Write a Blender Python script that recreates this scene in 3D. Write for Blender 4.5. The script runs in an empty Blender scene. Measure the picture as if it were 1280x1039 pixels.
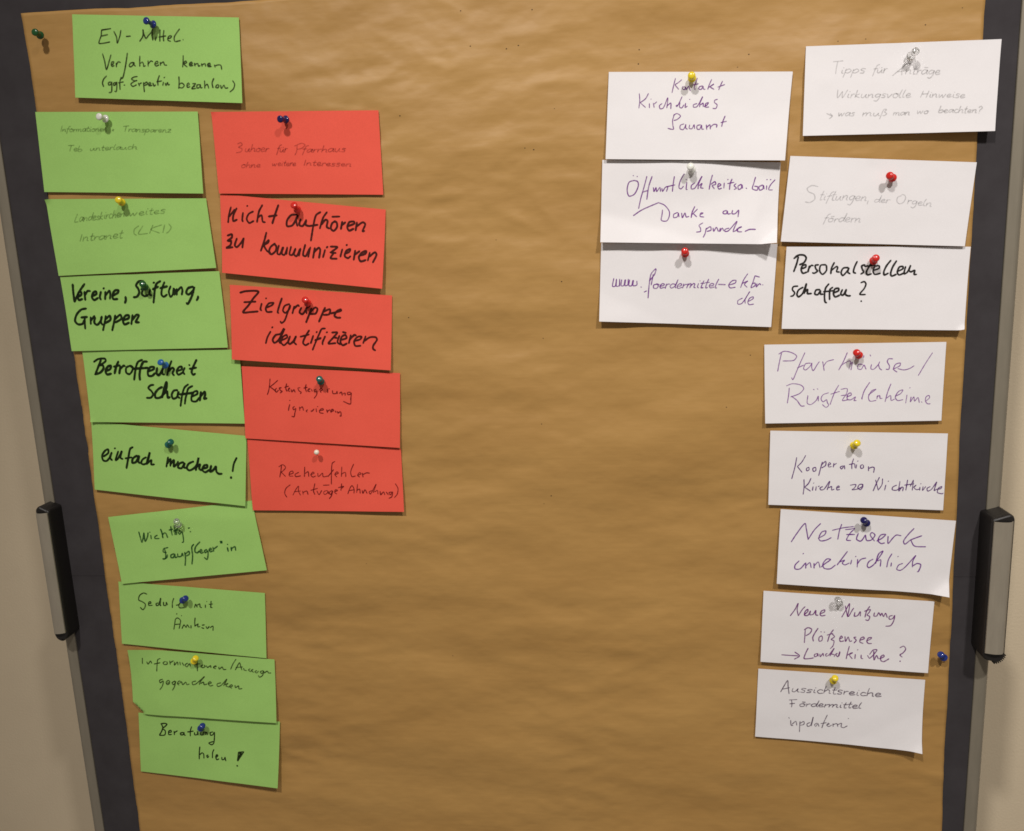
import bpy, math, random
from mathutils import Matrix, Vector, noise

# ------------------------------------------------------------------ camera, world, lamps, exposure
S = bpy.context.scene
COL = S.collection
MM = 0.001
ROWS = [[0.9937688, 0.1037504, -0.0407363], [-0.0196249, -0.1968972, -0.9802277], [-0.1097199, 0.9749191, -0.1936342]]            # camera right / down / forward axes in the room's frame
cam = bpy.data.cameras.new('camera')
co = bpy.data.objects.new('camera', cam)
COL.objects.link(co)
r_, d_, f_ = [Vector(v) for v in ROWS]
m = Matrix((( r_.x, -d_.x, -f_.x, 0.0), ( r_.y, -d_.y, -f_.y, -1.025), ( r_.z, -d_.z, -f_.z, 1.55), (0, 0, 0, 1)))
co.matrix_world = m
cam.sensor_width = 36.0
cam.lens = 36.0 * 1060.0 / 1280.0
cam.clip_start = 0.02
cam.clip_end = 60.0
S.camera = co

W = bpy.data.worlds.new('World')
S.world = W
W.use_nodes = True
W.node_tree.nodes['Background'].inputs[0].default_value = (1.0, 0.88, 0.76, 1)
W.node_tree.nodes['Background'].inputs[1].default_value = 0.17

def lamp(name, loc, aim, power, size, cone, blend, colour):
    L = bpy.data.lights.new(name, 'SPOT')
    L.energy = power
    L.shadow_soft_size = size
    L.spot_size = math.radians(cone)
    L.spot_blend = blend
    L.color = colour
    o = bpy.data.objects.new(name, L)
    COL.objects.link(o)
    o.location = loc
    o.rotation_euler = (Vector(aim) - Vector(loc)).to_track_quat('-Z', 'Y').to_euler()
# two ceiling downlights in front of the board, one over its left half, one over its right end
lamp('ceiling_lamp', (-0.52, -1.90, 3.32), (-0.12, 0, 1.22), 158, 0.075, 57, 1.0, (1.0, 0.95, 0.89))
lamp('ceiling_lamp', (0.85, -1.85, 3.32), (0.50, 0, 1.20), 158, 0.075, 61, 1.0, (1.0, 0.955, 0.91))

S.view_settings.view_transform = 'Standard'
S.view_settings.look = 'None'
S.view_settings.exposure = 0.0
S.view_settings.gamma = 1.0
S.cycles.max_bounces = 6
S.cycles.pixel_filter_type = 'BLACKMAN_HARRIS'
S.cycles.filter_width = 1.65

# ------------------------------------------------------------------ helpers
def mesh_obj(name, verts, faces, mat, parent=None, smooth=False, kind=None, loc=None):
    me = bpy.data.meshes.new(name)
    if loc is not None:
        verts = [(x - loc[0], y - loc[1], z - loc[2]) for x, y, z in verts]
    me.from_pydata(verts, [], faces)
    me.update()
    if smooth:
        me.polygons.foreach_set('use_smooth', [True] * len(me.polygons))
    me.materials.append(mat)
    o = bpy.data.objects.new(name, me)
    COL.objects.link(o)
    if loc is not None:
        o.location = loc
    if parent is not None:
        o.parent = parent
        if loc is None:
            o.matrix_parent_inverse = Matrix.Translation(-Vector(parent.location))
    if kind:
        o['kind'] = kind
    return o

def box(vs, fs, x0, x1, y0, y1, z0, z1):
    b = len(vs)
    vs += [(x0, y0, z0), (x1, y0, z0), (x1, y1, z0), (x0, y1, z0), (x0, y0, z1), (x1, y0, z1), (x1, y1, z1), (x0, y1, z1)]
    fs += [tuple(b + i for i in f) for f in ((0, 1, 5, 4), (1, 2, 6, 5), (2, 3, 7, 6), (3, 0, 4, 7), (4, 5, 6, 7), (3, 2, 1, 0))]

def new_mat(name):
    mt = bpy.data.materials.new(name)
    mt.use_nodes = True
    nt = mt.node_tree
    return mt, nt, nt.nodes['Principled BSDF']

def node(nt, typ, **kw):
    n = nt.nodes.new(typ)
    for k, v in kw.items():
        if k.startswith('i_'):
            n.inputs[k[2:].replace('_', ' ')].default_value = v
        else:
            setattr(n, k, v)
    return n

def coords(nt, scale=(1, 1, 1)):
    tc = node(nt, 'ShaderNodeNewGeometry')
    mp = node(nt, 'ShaderNodeMapping')
    mp.inputs['Scale'].default_value = scale
    nt.links.new(tc.outputs['Position'], mp.inputs['Vector'])
    return mp.outputs[0]

def tint(nt, bsdf, base, dark, vec, scale, detail=4.0, lo=0.35, hi=0.65, rough=0.6):
    nz = node(nt, 'ShaderNodeTexNoise')
    nz.inputs['Scale'].default_value = scale
    nz.inputs['Detail'].default_value = detail
    nz.inputs['Roughness'].default_value = rough
    nt.links.new(vec, nz.inputs['Vector'])
    mr = node(nt, 'ShaderNodeMapRange')
    mr.inputs['From Min'].default_value = lo
    mr.inputs['From Max'].default_value = hi
    nt.links.new(nz.outputs['Fac'], mr.inputs['Value'])
    mx = node(nt, 'ShaderNodeMix', data_type='RGBA')
    mx.inputs[6].default_value = (*dark, 1)
    mx.inputs[7].default_value = (*base, 1)
    nt.links.new(mr.outputs[0], mx.inputs[0])
    return mx.outputs[2]

def bump(nt, bsdf, vec, scale, strength, dist, detail=3.0, prev=None):
    nz = node(nt, 'ShaderNodeTexNoise')
    nz.inputs['Scale'].default_value = scale
    nz.inputs['Detail'].default_value = detail
    nt.links.new(vec, nz.inputs['Vector'])
    b = node(nt, 'ShaderNodeBump')
    b.inputs['Strength'].default_value = strength
    b.inputs['Distance'].default_value = dist
    nt.links.new(nz.outputs['Fac'], b.inputs['Height'])
    if prev is not None:
        nt.links.new(prev, b.inputs['Normal'])
    nt.links.new(b.outputs[0], bsdf.inputs['Normal'])
    return b.outputs[0]

# ------------------------------------------------------------------ materials
def paper_mat(name, base, dark, rough=0.75, spec=0.25):
    mt, nt, b = new_mat(name)
    v = coords(nt)
    c1 = tint(nt, b, base, dark, v, 14, 6, 0.3, 0.7)
    nz = node(nt, 'ShaderNodeTexNoise')
    nz.inputs['Scale'].default_value = 750
    nz.inputs['Detail'].default_value = 3
    nt.links.new(v, nz.inputs['Vector'])
    mr = node(nt, 'ShaderNodeMapRange')
    mr.inputs['From Min'].default_value = 0.3
    mr.inputs['From Max'].default_value = 0.7
    mr.inputs['To Min'].default_value = 0.98 if name == 'white_card' else 0.95
    mr.inputs['To Max'].default_value = 1.01 if name == 'white_card' else 1.03
    nt.links.new(nz.outputs['Fac'], mr.inputs['Value'])
    mu = node(nt, 'ShaderNodeVectorMath', operation='MULTIPLY')
    nt.links.new(c1, mu.inputs[0])
    nt.links.new(mr.outputs[0], mu.inputs[1])
    nt.links.new(mu.outputs[0], b.inputs['Base Color'])
    b.inputs['Roughness'].default_value = rough
    b.inputs['Specular IOR Level'].default_value = spec
    n1 = bump(nt, b, v, 900, 0.25, 0.0002, 2)
    bump(nt, b, v, 22, 0.5, 0.0012, 2, n1)
    return mt
M = {}
M['green'] = paper_mat('green_card', (0.375, 0.655, 0.172), (0.350, 0.615, 0.158))
M['red'] = paper_mat('red_card', (0.90, 0.118, 0.076), (0.85, 0.108, 0.068))
M['white'] = paper_mat('white_card', (0.855, 0.83, 0.85), (0.83, 0.805, 0.82))

mt, nt, b = new_mat('kraft_paper')
v = coords(nt, (0.35, 1, 1))
c1 = tint(nt, b, (0.480, 0.276, 0.086), (0.425, 0.236, 0.070), v, 9, 8, 0.34, 0.66, 0.7)
vf = coords(nt, (0.02, 1, 1))
nz = node(nt, 'ShaderNodeTexNoise'); nz.inputs['Scale'].default_value = 700; nz.inputs['Detail'].default_value = 2
nt.links.new(vf, nz.inputs['Vector'])
mr = node(nt, 'ShaderNodeMapRange'); mr.inputs['From Min'].default_value = 0.3; mr.inputs['From Max'].default_value = 0.7
mr.inputs['To Min'].default_value = 0.975; mr.inputs['To Max'].default_value = 1.02
nt.links.new(nz.outputs['Fac'], mr.inputs['Value'])
mul = node(nt, 'ShaderNodeVectorMath', operation='MULTIPLY')
nt.links.new(c1, mul.inputs[0]); nt.links.new(mr.outputs[0], mul.inputs[1])
nt.links.new(mul.outputs[0], b.inputs['Base Color'])
b.inputs['Roughness'].default_value = 0.50
b.inputs['Specular IOR Level'].default_value = 0.42
n0 = bump(nt, b, coords(nt, (0.5, 1, 1)), 210, 0.22, 0.0005, 4)
n1 = bump(nt, b, coords(nt, (0.38, 1, 1)), 6.5, 1.0, 0.020, 1.0, n0)
bump(nt, b, coords(nt, (0.55, 1, 1)), 24, 0.48, 0.0070, 2.6, n1)
M['kraft'] = mt

mt, nt, b = new_mat('charcoal_felt')
v = coords(nt)
nt.links.new(tint(nt, b, (0.056, 0.051, 0.055), (0.042, 0.037, 0.040), v, 24, 9, 0.3, 0.7), b.inputs['Base Color'])
b.inputs['Roughness'].default_value = 0.9
b.inputs['Specular IOR Level'].default_value = 0.2
bump(nt, b, v, 1500, 0.4, 0.0003, 2)
M['felt'] = mt

for key, ca, cb in (('alu', (0.30, 0.265, 0.205), (0.27, 0.24, 0.185)), ('cover', (0.40, 0.355, 0.28), (0.35, 0.31, 0.245))):
  mt, nt, b = new_mat('brushed_aluminium')
  v = coords(nt, (1, 1, 0.2))
  nt.links.new(tint(nt, b, ca, cb, v, 120, 3, 0.3, 0.7), b.inputs['Base Color'])
  b.inputs['Metallic'].default_value = 0.35
  b.inputs['Roughness'].default_value = 0.48
  bump(nt, b, v, 900, 0.15, 0.0002, 2)
  M[key] = mt

mt, nt, b = new_mat('black_plastic')
b.inputs['Base Color'].default_value = (0.012, 0.010, 0.009, 1)
b.inputs['Roughness'].default_value = 0.5
bump(nt, b, coords(nt), 1200, 0.2, 0.0002, 2)
M['black'] = mt

mt, nt, b = new_mat('painted_wall')
v = coords(nt)
nt.links.new(tint(nt, b, (0.77, 0.645, 0.46), (0.69, 0.575, 0.41), v, 3, 5, 0.3, 0.7), b.inputs['Base Color'])
b.inputs['Roughness'].default_value = 0.85
n1 = bump(nt, b, v, 260, 0.5, 0.0008, 4)
M['wall'] = mt

PINCOL = dict(blue=(0.012, 0.030, 0.20), navy=(0.010, 0.008, 0.09), lightblue=(0.02, 0.12, 0.38), white=(0.80, 0.80, 0.74), small=(0.85, 0.80, 0.66),
              yellow=(0.80, 0.62, 0.02), green=(0.01, 0.085, 0.02), teal=(0.008, 0.11, 0.09), red=(0.62, 0.02, 0.015))
for k, c in PINCOL.items():
    mt, nt, b = new_mat('pin_plastic_' + k)
    b.inputs['Base Color'].default_value = (*c, 1)
    b.inputs['Roughness'].default_value = 0.22
    b.inputs['Coat Weight'].default_value = 0.3
    M['pin_' + k] = mt
mt, nt, b = new_mat('pin_plastic_clear')
b.inputs['Base Color'].default_value = (0.93, 0.93, 0.92, 1)
b.inputs['Roughness'].default_value = 0.12
b.inputs['Transmission Weight'].default_value = 0.9
b.inputs['IOR'].default_value = 1.46
M['pin_clear'] = mt
mt, nt, b = new_mat('steel_needle')
b.inputs['Base Color'].default_value = (0.6, 0.6, 0.58, 1)
b.inputs['Metallic'].default_value = 1.0
b.inputs['Roughness'].default_value = 0.3
M['steel'] = mt
mt, nt, b = new_mat('pin_hole')
b.inputs['Base Color'].default_value = (0.05, 0.025, 0.01, 1)
b.inputs['Roughness'].default_value = 0.9
M['hole'] = mt

def ink_mat(colour, opacity):
    mt, nt, b = new_mat('pen_ink')
    b.inputs['Base Color'].default_value = (*colour, 1)
    b.inputs['Roughness'].default_value = 0.6
    b.inputs['Specular IOR Level'].default_value = 0.2
    nz = node(nt, 'ShaderNodeTexNoise'); nz.inputs['Scale'].default_value = 260; nz.inputs['Detail'].default_value = 3
    nt.links.new(coords(nt), nz.inputs['Vector'])
    mr = node(nt, 'ShaderNodeMapRange')
    mr.inputs['From Min'].default_value = 0.3; mr.inputs['From Max'].default_value = 0.65
    mr.inputs['To Min'].default_value = opacity * (0.55 if opacity < 0.9 else 0.85); mr.inputs['To Max'].default_value = opacity
    nt.links.new(nz.outputs['Fac'], mr.inputs['Value'])
    nt.links.new(mr.outputs[0], b.inputs['Alpha'])
    return mt

CARDS = [
 dict(kind='green', corners=[(-619.9, 1843.1), (-415.3, 1826.0), (-418.9, 1730.6), (-627.4, 1749.1)], depth=(4.4, 4.4, 9.4, 8.4), curls=[], bulge=[], folds=[], bends=[], ink=((0.0194, 0.0296, 0.003), 1.69, 0.85),
  label='green card reading EU-Mittel Verfahren kennen, topmost card on the left of the board',
  words=[
   [[-5810,18234,-5848,18230,-5863,18172,-5901,18088,-5854,18083,-5762,18093],[-5855,18231,-5734,18241],[-5864,18165,-5781,18176],[-5699,18207,-5674,18140,-5672,18076,-5632,18150,-5611,18215],[-5554,18141,-5499,18142]],
   [[-5392,18076,-5348,18132,-5338,18204,-5334,18157,-5311,18106,-5273,18140,-5244,18165,-5220,18202,-5233,18138,-5229,18078],[-5183,18115,-5200,18073],[-5126,18190,-5137,18125,-5143,18060],[-5080,18180,-5094,18116,-5095,18061],[-5151,18109,-5062,18116],[-5039,18086,-5006,18090,-4992,18109,-5018,18113,-5038,18093,-5039,18066,-5008,18051],[-4885,18181,-4927,18138,-4959,18094,-4956,18048,-4886,18053],[-4855,18064,-4852,18056]],
   [[-5870,17967,-5852,17886,-5839,17785,-5792,17882,-5765,17947],[-5772,17834,-5750,17842,-5737,17866,-5762,17864,-5772,17834,-5764,17816,-5737,17823],[-5709,17851,-5710,17804],[-5709,17831,-5682,17862,-5654,17854],[-5558,17954,-5583,17856,-5610,17764,-5639,17686,-5657,17667]],
   [[-5490,17844,-5528,17839,-5550,17811,-5537,17797,-5505,17811,-5486,17843,-5486,17817,-5471,17799],[-5407,17912,-5415,17846,-5418,17795],[-5414,17826,-5382,17841,-5370,17816,-5370,17792,-5347,17799],[-5310,17853,-5314,17789],[-5310,17819,-5274,17848,-5253,17838],[-5227,17810,-5191,17819,-5193,17839,-5216,17833,-5231,17808,-5215,17787,-5179,17798],[-5161,17827,-5159,17790],[-5157,17810,-5121,17828,-5110,17794,-5081,17788]],
   [[-4870,17885,-4878,17813,-4889,17754],[-4880,17800,-4845,17821,-4835,17803,-4870,17788,-4834,17754],[-4802,17779,-4767,17786,-4774,17804,-4800,17792,-4799,17765,-4759,17766],[-4741,17791,-4735,17758],[-4735,17777,-4698,17782,-4694,17755,-4672,17758],[-4654,17779,-4648,17748],[-4649,17766,-4611,17776,-4604,17746],[-4577,17754,-4547,17759,-4552,17777,-4578,17768,-4575,17744,-4534,17741],[-4496,17756,-4489,17729],[-4487,17746,-4445,17753,-4417,17745,-4410,17698]],
   [[-5846,17712,-5884,17680,-5906,17635,-5896,17593],[-5803,17642,-5831,17630,-5828,17606,-5800,17615,-5788,17641,-5793,17574,-5804,17527,-5836,17520],[-5737,17631,-5765,17623,-5764,17599,-5740,17609,-5724,17635,-5731,17564,-5744,17528,-5763,17532],[-5661,17687,-5684,17635,-5691,17548],[-5705,17625,-5639,17632],[-5637,17594,-5624,17596]],
   [[-5460,17682,-5505,17678,-5535,17659,-5503,17637,-5469,17638,-5512,17625,-5549,17600,-5527,17574,-5480,17589],[-5455,17608,-5444,17574],[-5441,17596,-5417,17608],[-5391,17611,-5390,17550,-5390,17503],[-5384,17597,-5349,17612,-5345,17588,-5381,17577],[-5327,17580,-5300,17592,-5308,17606,-5329,17594,-5325,17571,-5287,17571],[-5274,17597,-5263,17563,-5242,17575],[-5184,17679,-5211,17620,-5213,17567],[-5227,17608,-5162,17615],[-5142,17600,-5154,17563],[-5133,17649,-5120,17655],[-5121,17588,-5114,17561,-5091,17593,-5087,17566,-5069,17569]],
   [[-4946,17651,-4949,17578,-4959,17518],[-4950,17565,-4915,17576,-4889,17548,-4914,17522,-4950,17527],[-4855,17546,-4824,17554,-4831,17571,-4853,17559,-4851,17525,-4817,17530],[-4783,17561,-4747,17559,-4780,17528,-4797,17505,-4746,17506],[-4758,17529,-4777,17528],[-4696,17547,-4731,17541,-4730,17509,-4700,17516,-4689,17546,-4686,17509,-4667,17510],[-4633,17586,-4635,17533,-4636,17499],[-4632,17526,-4604,17544,-4592,17517,-4589,17496],[-4517,17605,-4541,17554,-4535,17500],[-4485,17530,-4502,17505,-4477,17497,-4460,17520,-4477,17534],[-4439,17524,-4431,17487,-4398,17521,-4384,17488,-4350,17489],[-4287,17565,-4266,17524,-4286,17472,-4330,17441]],
  ]),
 dict(kind='green', corners=[(-683.9, 1736.3), (-477.5, 1725.2), (-479.6, 1630.0), (-686.0, 1641.7)], depth=(4.4, 4.4, 8.4, 6.4), curls=[], bulge=[], folds=[], bends=[], ink=((0.0452, 0.0908, 0.0097), 1.44, 0.32),
  label='green card with faint pencil-like writing Informationen und Transparenz, sticking out over the dark left border',
  words=[
   [[-6514,17184,-6542,17116],[-6510,17144,-6521,17116],[-6514,17129,-6491,17141,-6477,17137,-6486,17117,-6475,17112],[-6406,17171,-6427,17166,-6447,17137,-6470,17090],[-6460,17143,-6422,17143],[-6396,17142,-6422,17132,-6422,17112,-6400,17108,-6384,17127,-6399,17142,-6379,17136],[-6367,17138,-6378,17106],[-6373,17121,-6355,17132,-6339,17132],[-6334,17136,-6343,17105],[-6338,17120,-6315,17135,-6307,17129,-6318,17104],[-6310,17120,-6288,17133,-6277,17128,-6286,17107,-6273,17103],[-6208,17132,-6236,17136,-6258,17119,-6254,17104,-6232,17109,-6209,17132,-6220,17106,-6212,17102],[-6172,17158,-6194,17120,-6195,17102,-6179,17103],[-6200,17138,-6165,17138],[-6156,17130,-6164,17102,-6155,17099],[-6145,17147,-6141,17149],[-6111,17126,-6137,17120,-6137,17099,-6114,17098,-6099,17114,-6112,17129,-6096,17122],[-6082,17130,-6094,17094],[-6087,17112,-6062,17126,-6051,17119,-6059,17099,-6049,17094],[-6036,17107,-6009,17109,-5999,17116,-6016,17124,-6035,17108,-6029,17093,-5998,17098],[-5983,17123,-5993,17089],[-5988,17105,-5961,17120,-5951,17113,-5958,17092,-5950,17088]],
   [[-5880,17093,-5853,17105],[-5867,17112,-5868,17083]],
   [[-5730,17134,-5656,17136],[-5690,17136,-5718,17071],[-5658,17102,-5669,17069],[-5663,17085,-5644,17096,-5628,17095],[-5571,17092,-5599,17097,-5626,17082,-5622,17066,-5593,17072,-5568,17092,-5582,17067,-5570,17061],[-5557,17092,-5568,17059],[-5560,17076,-5533,17089,-5521,17084,-5529,17061,-5517,17058],[-5461,17079,-5482,17086,-5497,17078,-5471,17067,-5478,17056,-5507,17056],[-5444,17086,-5459,17052,-5475,17019],[-5452,17073,-5421,17086,-5405,17070,-5436,17052,-5455,17061],[-5340,17072,-5370,17076,-5393,17063,-5387,17050,-5364,17055,-5339,17070,-5351,17052,-5339,17047],[-5324,17075,-5334,17044],[-5326,17058,-5310,17071,-5293,17070],[-5289,17059,-5259,17058,-5248,17068,-5268,17074,-5289,17061,-5282,17043,-5245,17046],[-5229,17070,-5240,17036],[-5235,17053,-5209,17067,-5198,17059,-5202,17038,-5189,17035],[-5171,17069,-5131,17064,-5176,17037,-5135,17033]],
   [[-6468,16949,-6391,16950],[-6428,16948,-6459,16882],[-6401,16896,-6369,16896,-6357,16906,-6379,16915,-6402,16896,-6393,16880,-6356,16883],[-6323,16938,-6340,16908,-6349,16876,-6324,16872,-6297,16886,-6307,16899,-6341,16894]],
   [[-6183,16902,-6191,16879,-6171,16875,-6138,16901],[-6138,16901,-6144,16879,-6130,16876],[-6109,16903,-6119,16872],[-6112,16887,-6083,16902,-6067,16897,-6075,16877,-6061,16872],[-6012,16923,-6031,16886,-6032,16870,-6013,16872],[-6040,16901,-5998,16904],[-5993,16887,-5958,16888,-5948,16899,-5972,16904,-5994,16888,-5984,16871,-5943,16878],[-5925,16903,-5936,16868],[-5931,16885,-5910,16900,-5888,16899],[-5853,16931,-5881,16894,-5883,16873,-5866,16871],[-5787,16895,-5821,16899,-5849,16885,-5844,16869,-5814,16878,-5787,16896,-5800,16874,-5786,16868],[-5771,16892,-5777,16870,-5759,16867,-5725,16891],[-5727,16890,-5731,16869,-5716,16865],[-5650,16891,-5675,16897,-5701,16880,-5690,16865,-5656,16868],[-5620,16922,-5637,16892,-5648,16862],[-5643,16877,-5612,16892,-5593,16886,-5602,16865,-5586,16862]],
  ]),
 dict(kind='green', corners=[(-686.6, 1633.2), (-478.6, 1624.5), (-473.7, 1540.8), (-682.5, 1538.8)], depth=(4.4, 4.4, 7.9, 6.9), curls=[], bulge=[], folds=[], bends=[(0, 8, 40)], ink=((0.0452, 0.0908, 0.0097), 1.46, 0.32),
  label='green card with faint writing Landeskirchenweites Intranet (LKI), yellow pin at its top',
  words=[
   [[-6472,16133,-6519,16039,-6472,16040],[-6399,16091,-6426,16094,-6452,16065,-6450,16042,-6423,16058,-6395,16091,-6415,16053,-6403,16047],[-6385,16090,-6402,16041],[-6391,16065,-6363,16087,-6352,16080,-6361,16050,-6352,16047],[-6282,16091,-6309,16093,-6337,16066,-6327,16050,-6292,16073,-6256,16144],[-6269,16115,-6291,16063,-6284,16051],[-6272,16073,-6244,16080,-6231,16095,-6249,16100,-6273,16077,-6267,16051,-6233,16061],[-6182,16093,-6204,16096,-6217,16082,-6196,16072,-6202,16055,-6230,16057],[-6146,16145,-6188,16052],[-6136,16102,-6175,16077,-6149,16055],[-6109,16108,-6125,16069,-6116,16063],[-6097,16133,-6094,16137],[-6087,16113,-6105,16058],[-6093,16086,-6074,16107,-6058,16109],[-6013,16108,-6032,16117,-6057,16087,-6053,16066,-6023,16071],[-5982,16157,-6001,16110,-6019,16061],[-6012,16083,-5981,16109,-5967,16103,-5981,16069,-5969,16068],[-5954,16092,-5921,16098,-5910,16117,-5928,16123,-5953,16098,-5947,16072,-5913,16081],[-5895,16122,-5911,16072],[-5901,16094,-5871,16118,-5861,16111,-5871,16082,-5861,16075]],
   [[-5785,16117,-5783,16079,-5741,16112],[-5742,16111,-5731,16082,-5686,16118],[-5663,16096,-5615,16105,-5602,16117,-5632,16124,-5664,16100,-5650,16081,-5596,16090],[-5561,16131,-5576,16095,-5556,16088],[-5547,16153,-5541,16158],[-5487,16160,-5513,16111,-5517,16088,-5491,16089],[-5529,16129,-5469,16137],[-5465,16104,-5420,16112,-5406,16126,-5435,16128,-5468,16107,-5452,16090,-5399,16097],[-5318,16135,-5354,16137,-5374,16125,-5335,16113,-5348,16094,-5390,16092]],
   [[-6442,15884,-6479,15801],[-6424,15853,-6442,15799],[-6433,15825,-6389,15852,-6374,15842,-6385,15809,-6368,15804],[-6298,15891,-6326,15833,-6330,15806,-6302,15810],[-6338,15854,-6282,15860],[-6273,15852,-6290,15810],[-6280,15828,-6252,15849,-6226,15847],[-6140,15851,-6185,15857,-6223,15832,-6215,15810,-6174,15824,-6138,15853,-6156,15820,-6142,15810],[-6118,15862,-6136,15810],[-6125,15836,-6081,15860,-6065,15853,-6077,15821,-6059,15816],[-6032,15842,-5991,15846,-5972,15864,-6002,15870,-6035,15842,-6023,15819,-5971,15832],[-5905,15912,-5940,15849,-5944,15818,-5916,15824],[-5950,15875,-5895,15881]],
   [[-5686,15956,-5749,15914,-5757,15864,-5730,15844],[-5630,15954,-5700,15860,-5579,15859],[-5500,15957,-5554,15859],[-5383,15956,-5532,15909,-5425,15858],[-5347,15955,-5380,15861],[-5295,15964,-5267,15923,-5299,15874,-5336,15853]],
  ]),
 dict(kind='green', corners=[(-682.2, 1537.7), (-471.7, 1536.7), (-469.6, 1442.0), (-678.9, 1443.3)], depth=(4.4, 4.4, 6.9, 6.4), curls=[], bulge=[], folds=[], bends=[], ink=((0.007, 0.016, 0.0024), 3.03, 0.95),
  label='green card with bold black writing Vereine, Stiftung, Gruppen',
  words=[
   [[-6666,15276,-6673,15171,-6672,15055],[-6672,15055,-6602,15168,-6505,15277],[-6614,15119,-6567,15146,-6570,15181,-6602,15168,-6621,15112,-6608,15077,-6561,15089],[-6520,15179,-6525,15074],[-6520,15137,-6478,15185,-6441,15184],[-6423,15120,-6363,15146,-6366,15177,-6406,15161,-6429,15106,-6404,15070,-6347,15096],[-6299,15172,-6324,15102,-6313,15071],[-6264,15206,-6252,15215],[-6239,15169,-6257,15072],[-6246,15120,-6185,15179,-6179,15132,-6192,15076],[-6148,15117,-6076,15150,-6064,15180,-6110,15179,-6146,15131,-6147,15075,-6087,15073],[-5978,15097,-5980,15055,-5996,15020]],
   [[-5715,15277,-5782,15279,-5825,15232,-5801,15189,-5793,15140,-5829,15092,-5875,15086],[-5690,15241,-5734,15187,-5758,15124,-5724,15095,-5678,15108],[-5765,15181,-5712,15190],[-5643,15176,-5657,15121,-5634,15099],[-5592,15255,-5576,15260],[-5493,15275,-5549,15243,-5580,15174,-5598,15091,-5616,15007],[-5609,15175,-5531,15207],[-5443,15260,-5482,15185,-5499,15108,-5473,15080,-5425,15106],[-5509,15186,-5412,15207]],
   [[-5368,15208,-5399,15140,-5384,15076,-5351,15103,-5336,15165],[-5337,15179,-5316,15151,-5330,15096],[-5291,15171,-5301,15095],[-5296,15136,-5230,15189,-5220,15147,-5234,15095],[-5075,15191,-5144,15172,-5172,15118,-5145,15096,-5081,15142,-5060,15190,-5094,15094,-5141,15012,-5167,14981,-5183,14993],[-5023,15071,-5026,15050,-5047,15019]],
   [[-6525,14967,-6596,14955,-6666,14894,-6696,14816,-6661,14772,-6599,14777,-6569,14826],[-6610,14856,-6526,14861],[-6561,14857,-6568,14783,-6571,14712],[-6480,14859,-6489,14767],[-6482,14816,-6425,14872],[-6420,14857,-6438,14786,-6404,14757,-6351,14805,-6328,14861],[-6337,14855,-6347,14784,-6328,14754]],
   [[-6274,14867,-6297,14789,-6334,14683],[-6283,14824,-6221,14865,-6218,14815,-6295,14775],[-6145,14870,-6172,14785,-6210,14679],[-6157,14820,-6077,14874,-6068,14825,-6158,14778],[-6056,14803,-5970,14828,-5965,14864,-6011,14858,-6050,14796,-6033,14752,-5970,14772],[-5912,14869,-5943,14749],[-5929,14799,-5859,14867,-5830,14859,-5859,14811,-5879,14776,-5834,14772]],
  ]),
 dict(kind='green', corners=[(-666.4, 1443.7), (-456.4, 1438.8), (-458.2, 1344.1), (-665.6, 1350.4)], depth=(4.4, 4.4, 6.4, 7.4), curls=[], bulge=[], folds=[], bends=[(3, 5, 40)], ink=((0.007, 0.016, 0.0024), 3.07, 0.95),
  label='green card with bold black writing Betroffenheit schaffen',
  words=[
   [[-6524,14284,-6458,14319,-6370,14321,-6360,14293,-6416,14254,-6463,14234],[-6423,14309,-6463,14234,-6522,14125],[-6470,14234,-6411,14240,-6402,14198,-6454,14144,-6530,14123],[-6371,14163,-6310,14189,-6297,14230,-6342,14217,-6378,14163,-6363,14119,-6304,14127],[-6188,14282,-6226,14214,-6260,14126],[-6262,14215,-6173,14233],[-6168,14220,-6196,14124],[-6181,14179,-6124,14225,-6103,14218]],
   [[-6038,14223,-6092,14197,-6100,14135,-6060,14114,-6018,14154,-6005,14202,-6038,14223,-6006,14195,-5972,14180],[-5863,14294,-5924,14268,-5963,14194,-6005,14037],[-5802,14269,-5852,14266,-5898,14192,-5924,14103,-5926,14035],[-6007,14181,-5798,14189]],
   [[-5804,14142,-5729,14167,-5719,14194,-5769,14195,-5807,14142,-5804,14087,-5754,14085,-5714,14119],[-5677,14186,-5693,14118,-5668,14090,-5618,14144,-5596,14184],[-5606,14178,-5615,14109,-5588,14095],[-5474,14269,-5511,14196,-5554,14087],[-5533,14135,-5471,14181,-5452,14160,-5479,14113,-5461,14082]],
   [[-5412,14138,-5353,14157,-5348,14191,-5385,14185,-5420,14132,-5403,14090,-5343,14116],[-5308,14177,-5335,14123,-5318,14092],[-5247,14213,-5238,14205],[-5140,14274,-5184,14201,-5222,14120,-5205,14085,-5175,14098],[-5246,14161,-5152,14175]],
   [[-5748,13968,-5792,13962,-5825,13929,-5787,13886,-5771,13844,-5805,13804,-5863,13802],[-5637,13938,-5691,13912,-5741,13858,-5741,13802,-5683,13801,-5635,13841,-5581,13923,-5572,13999,-5610,13924,-5654,13800],[-5635,13841,-5580,13882,-5578,13840,-5576,13799,-5546,13805]],
   [[-5435,13892,-5486,13886,-5521,13832,-5506,13783,-5453,13803,-5422,13878,-5444,13816,-5419,13788],[-5284,13964,-5338,13924,-5378,13836,-5418,13684],[-5229,13942,-5290,13909,-5321,13834,-5342,13779,-5357,13711],[-5413,13836,-5226,13853],[-5253,13805,-5178,13838,-5174,13872,-5217,13866,-5257,13805,-5259,13750,-5203,13742,-5155,13789],[-5125,13864,-5153,13748],[-5139,13803,-5075,13863,-5072,13829,-5093,13774,-5056,13780]],
  ]),
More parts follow.
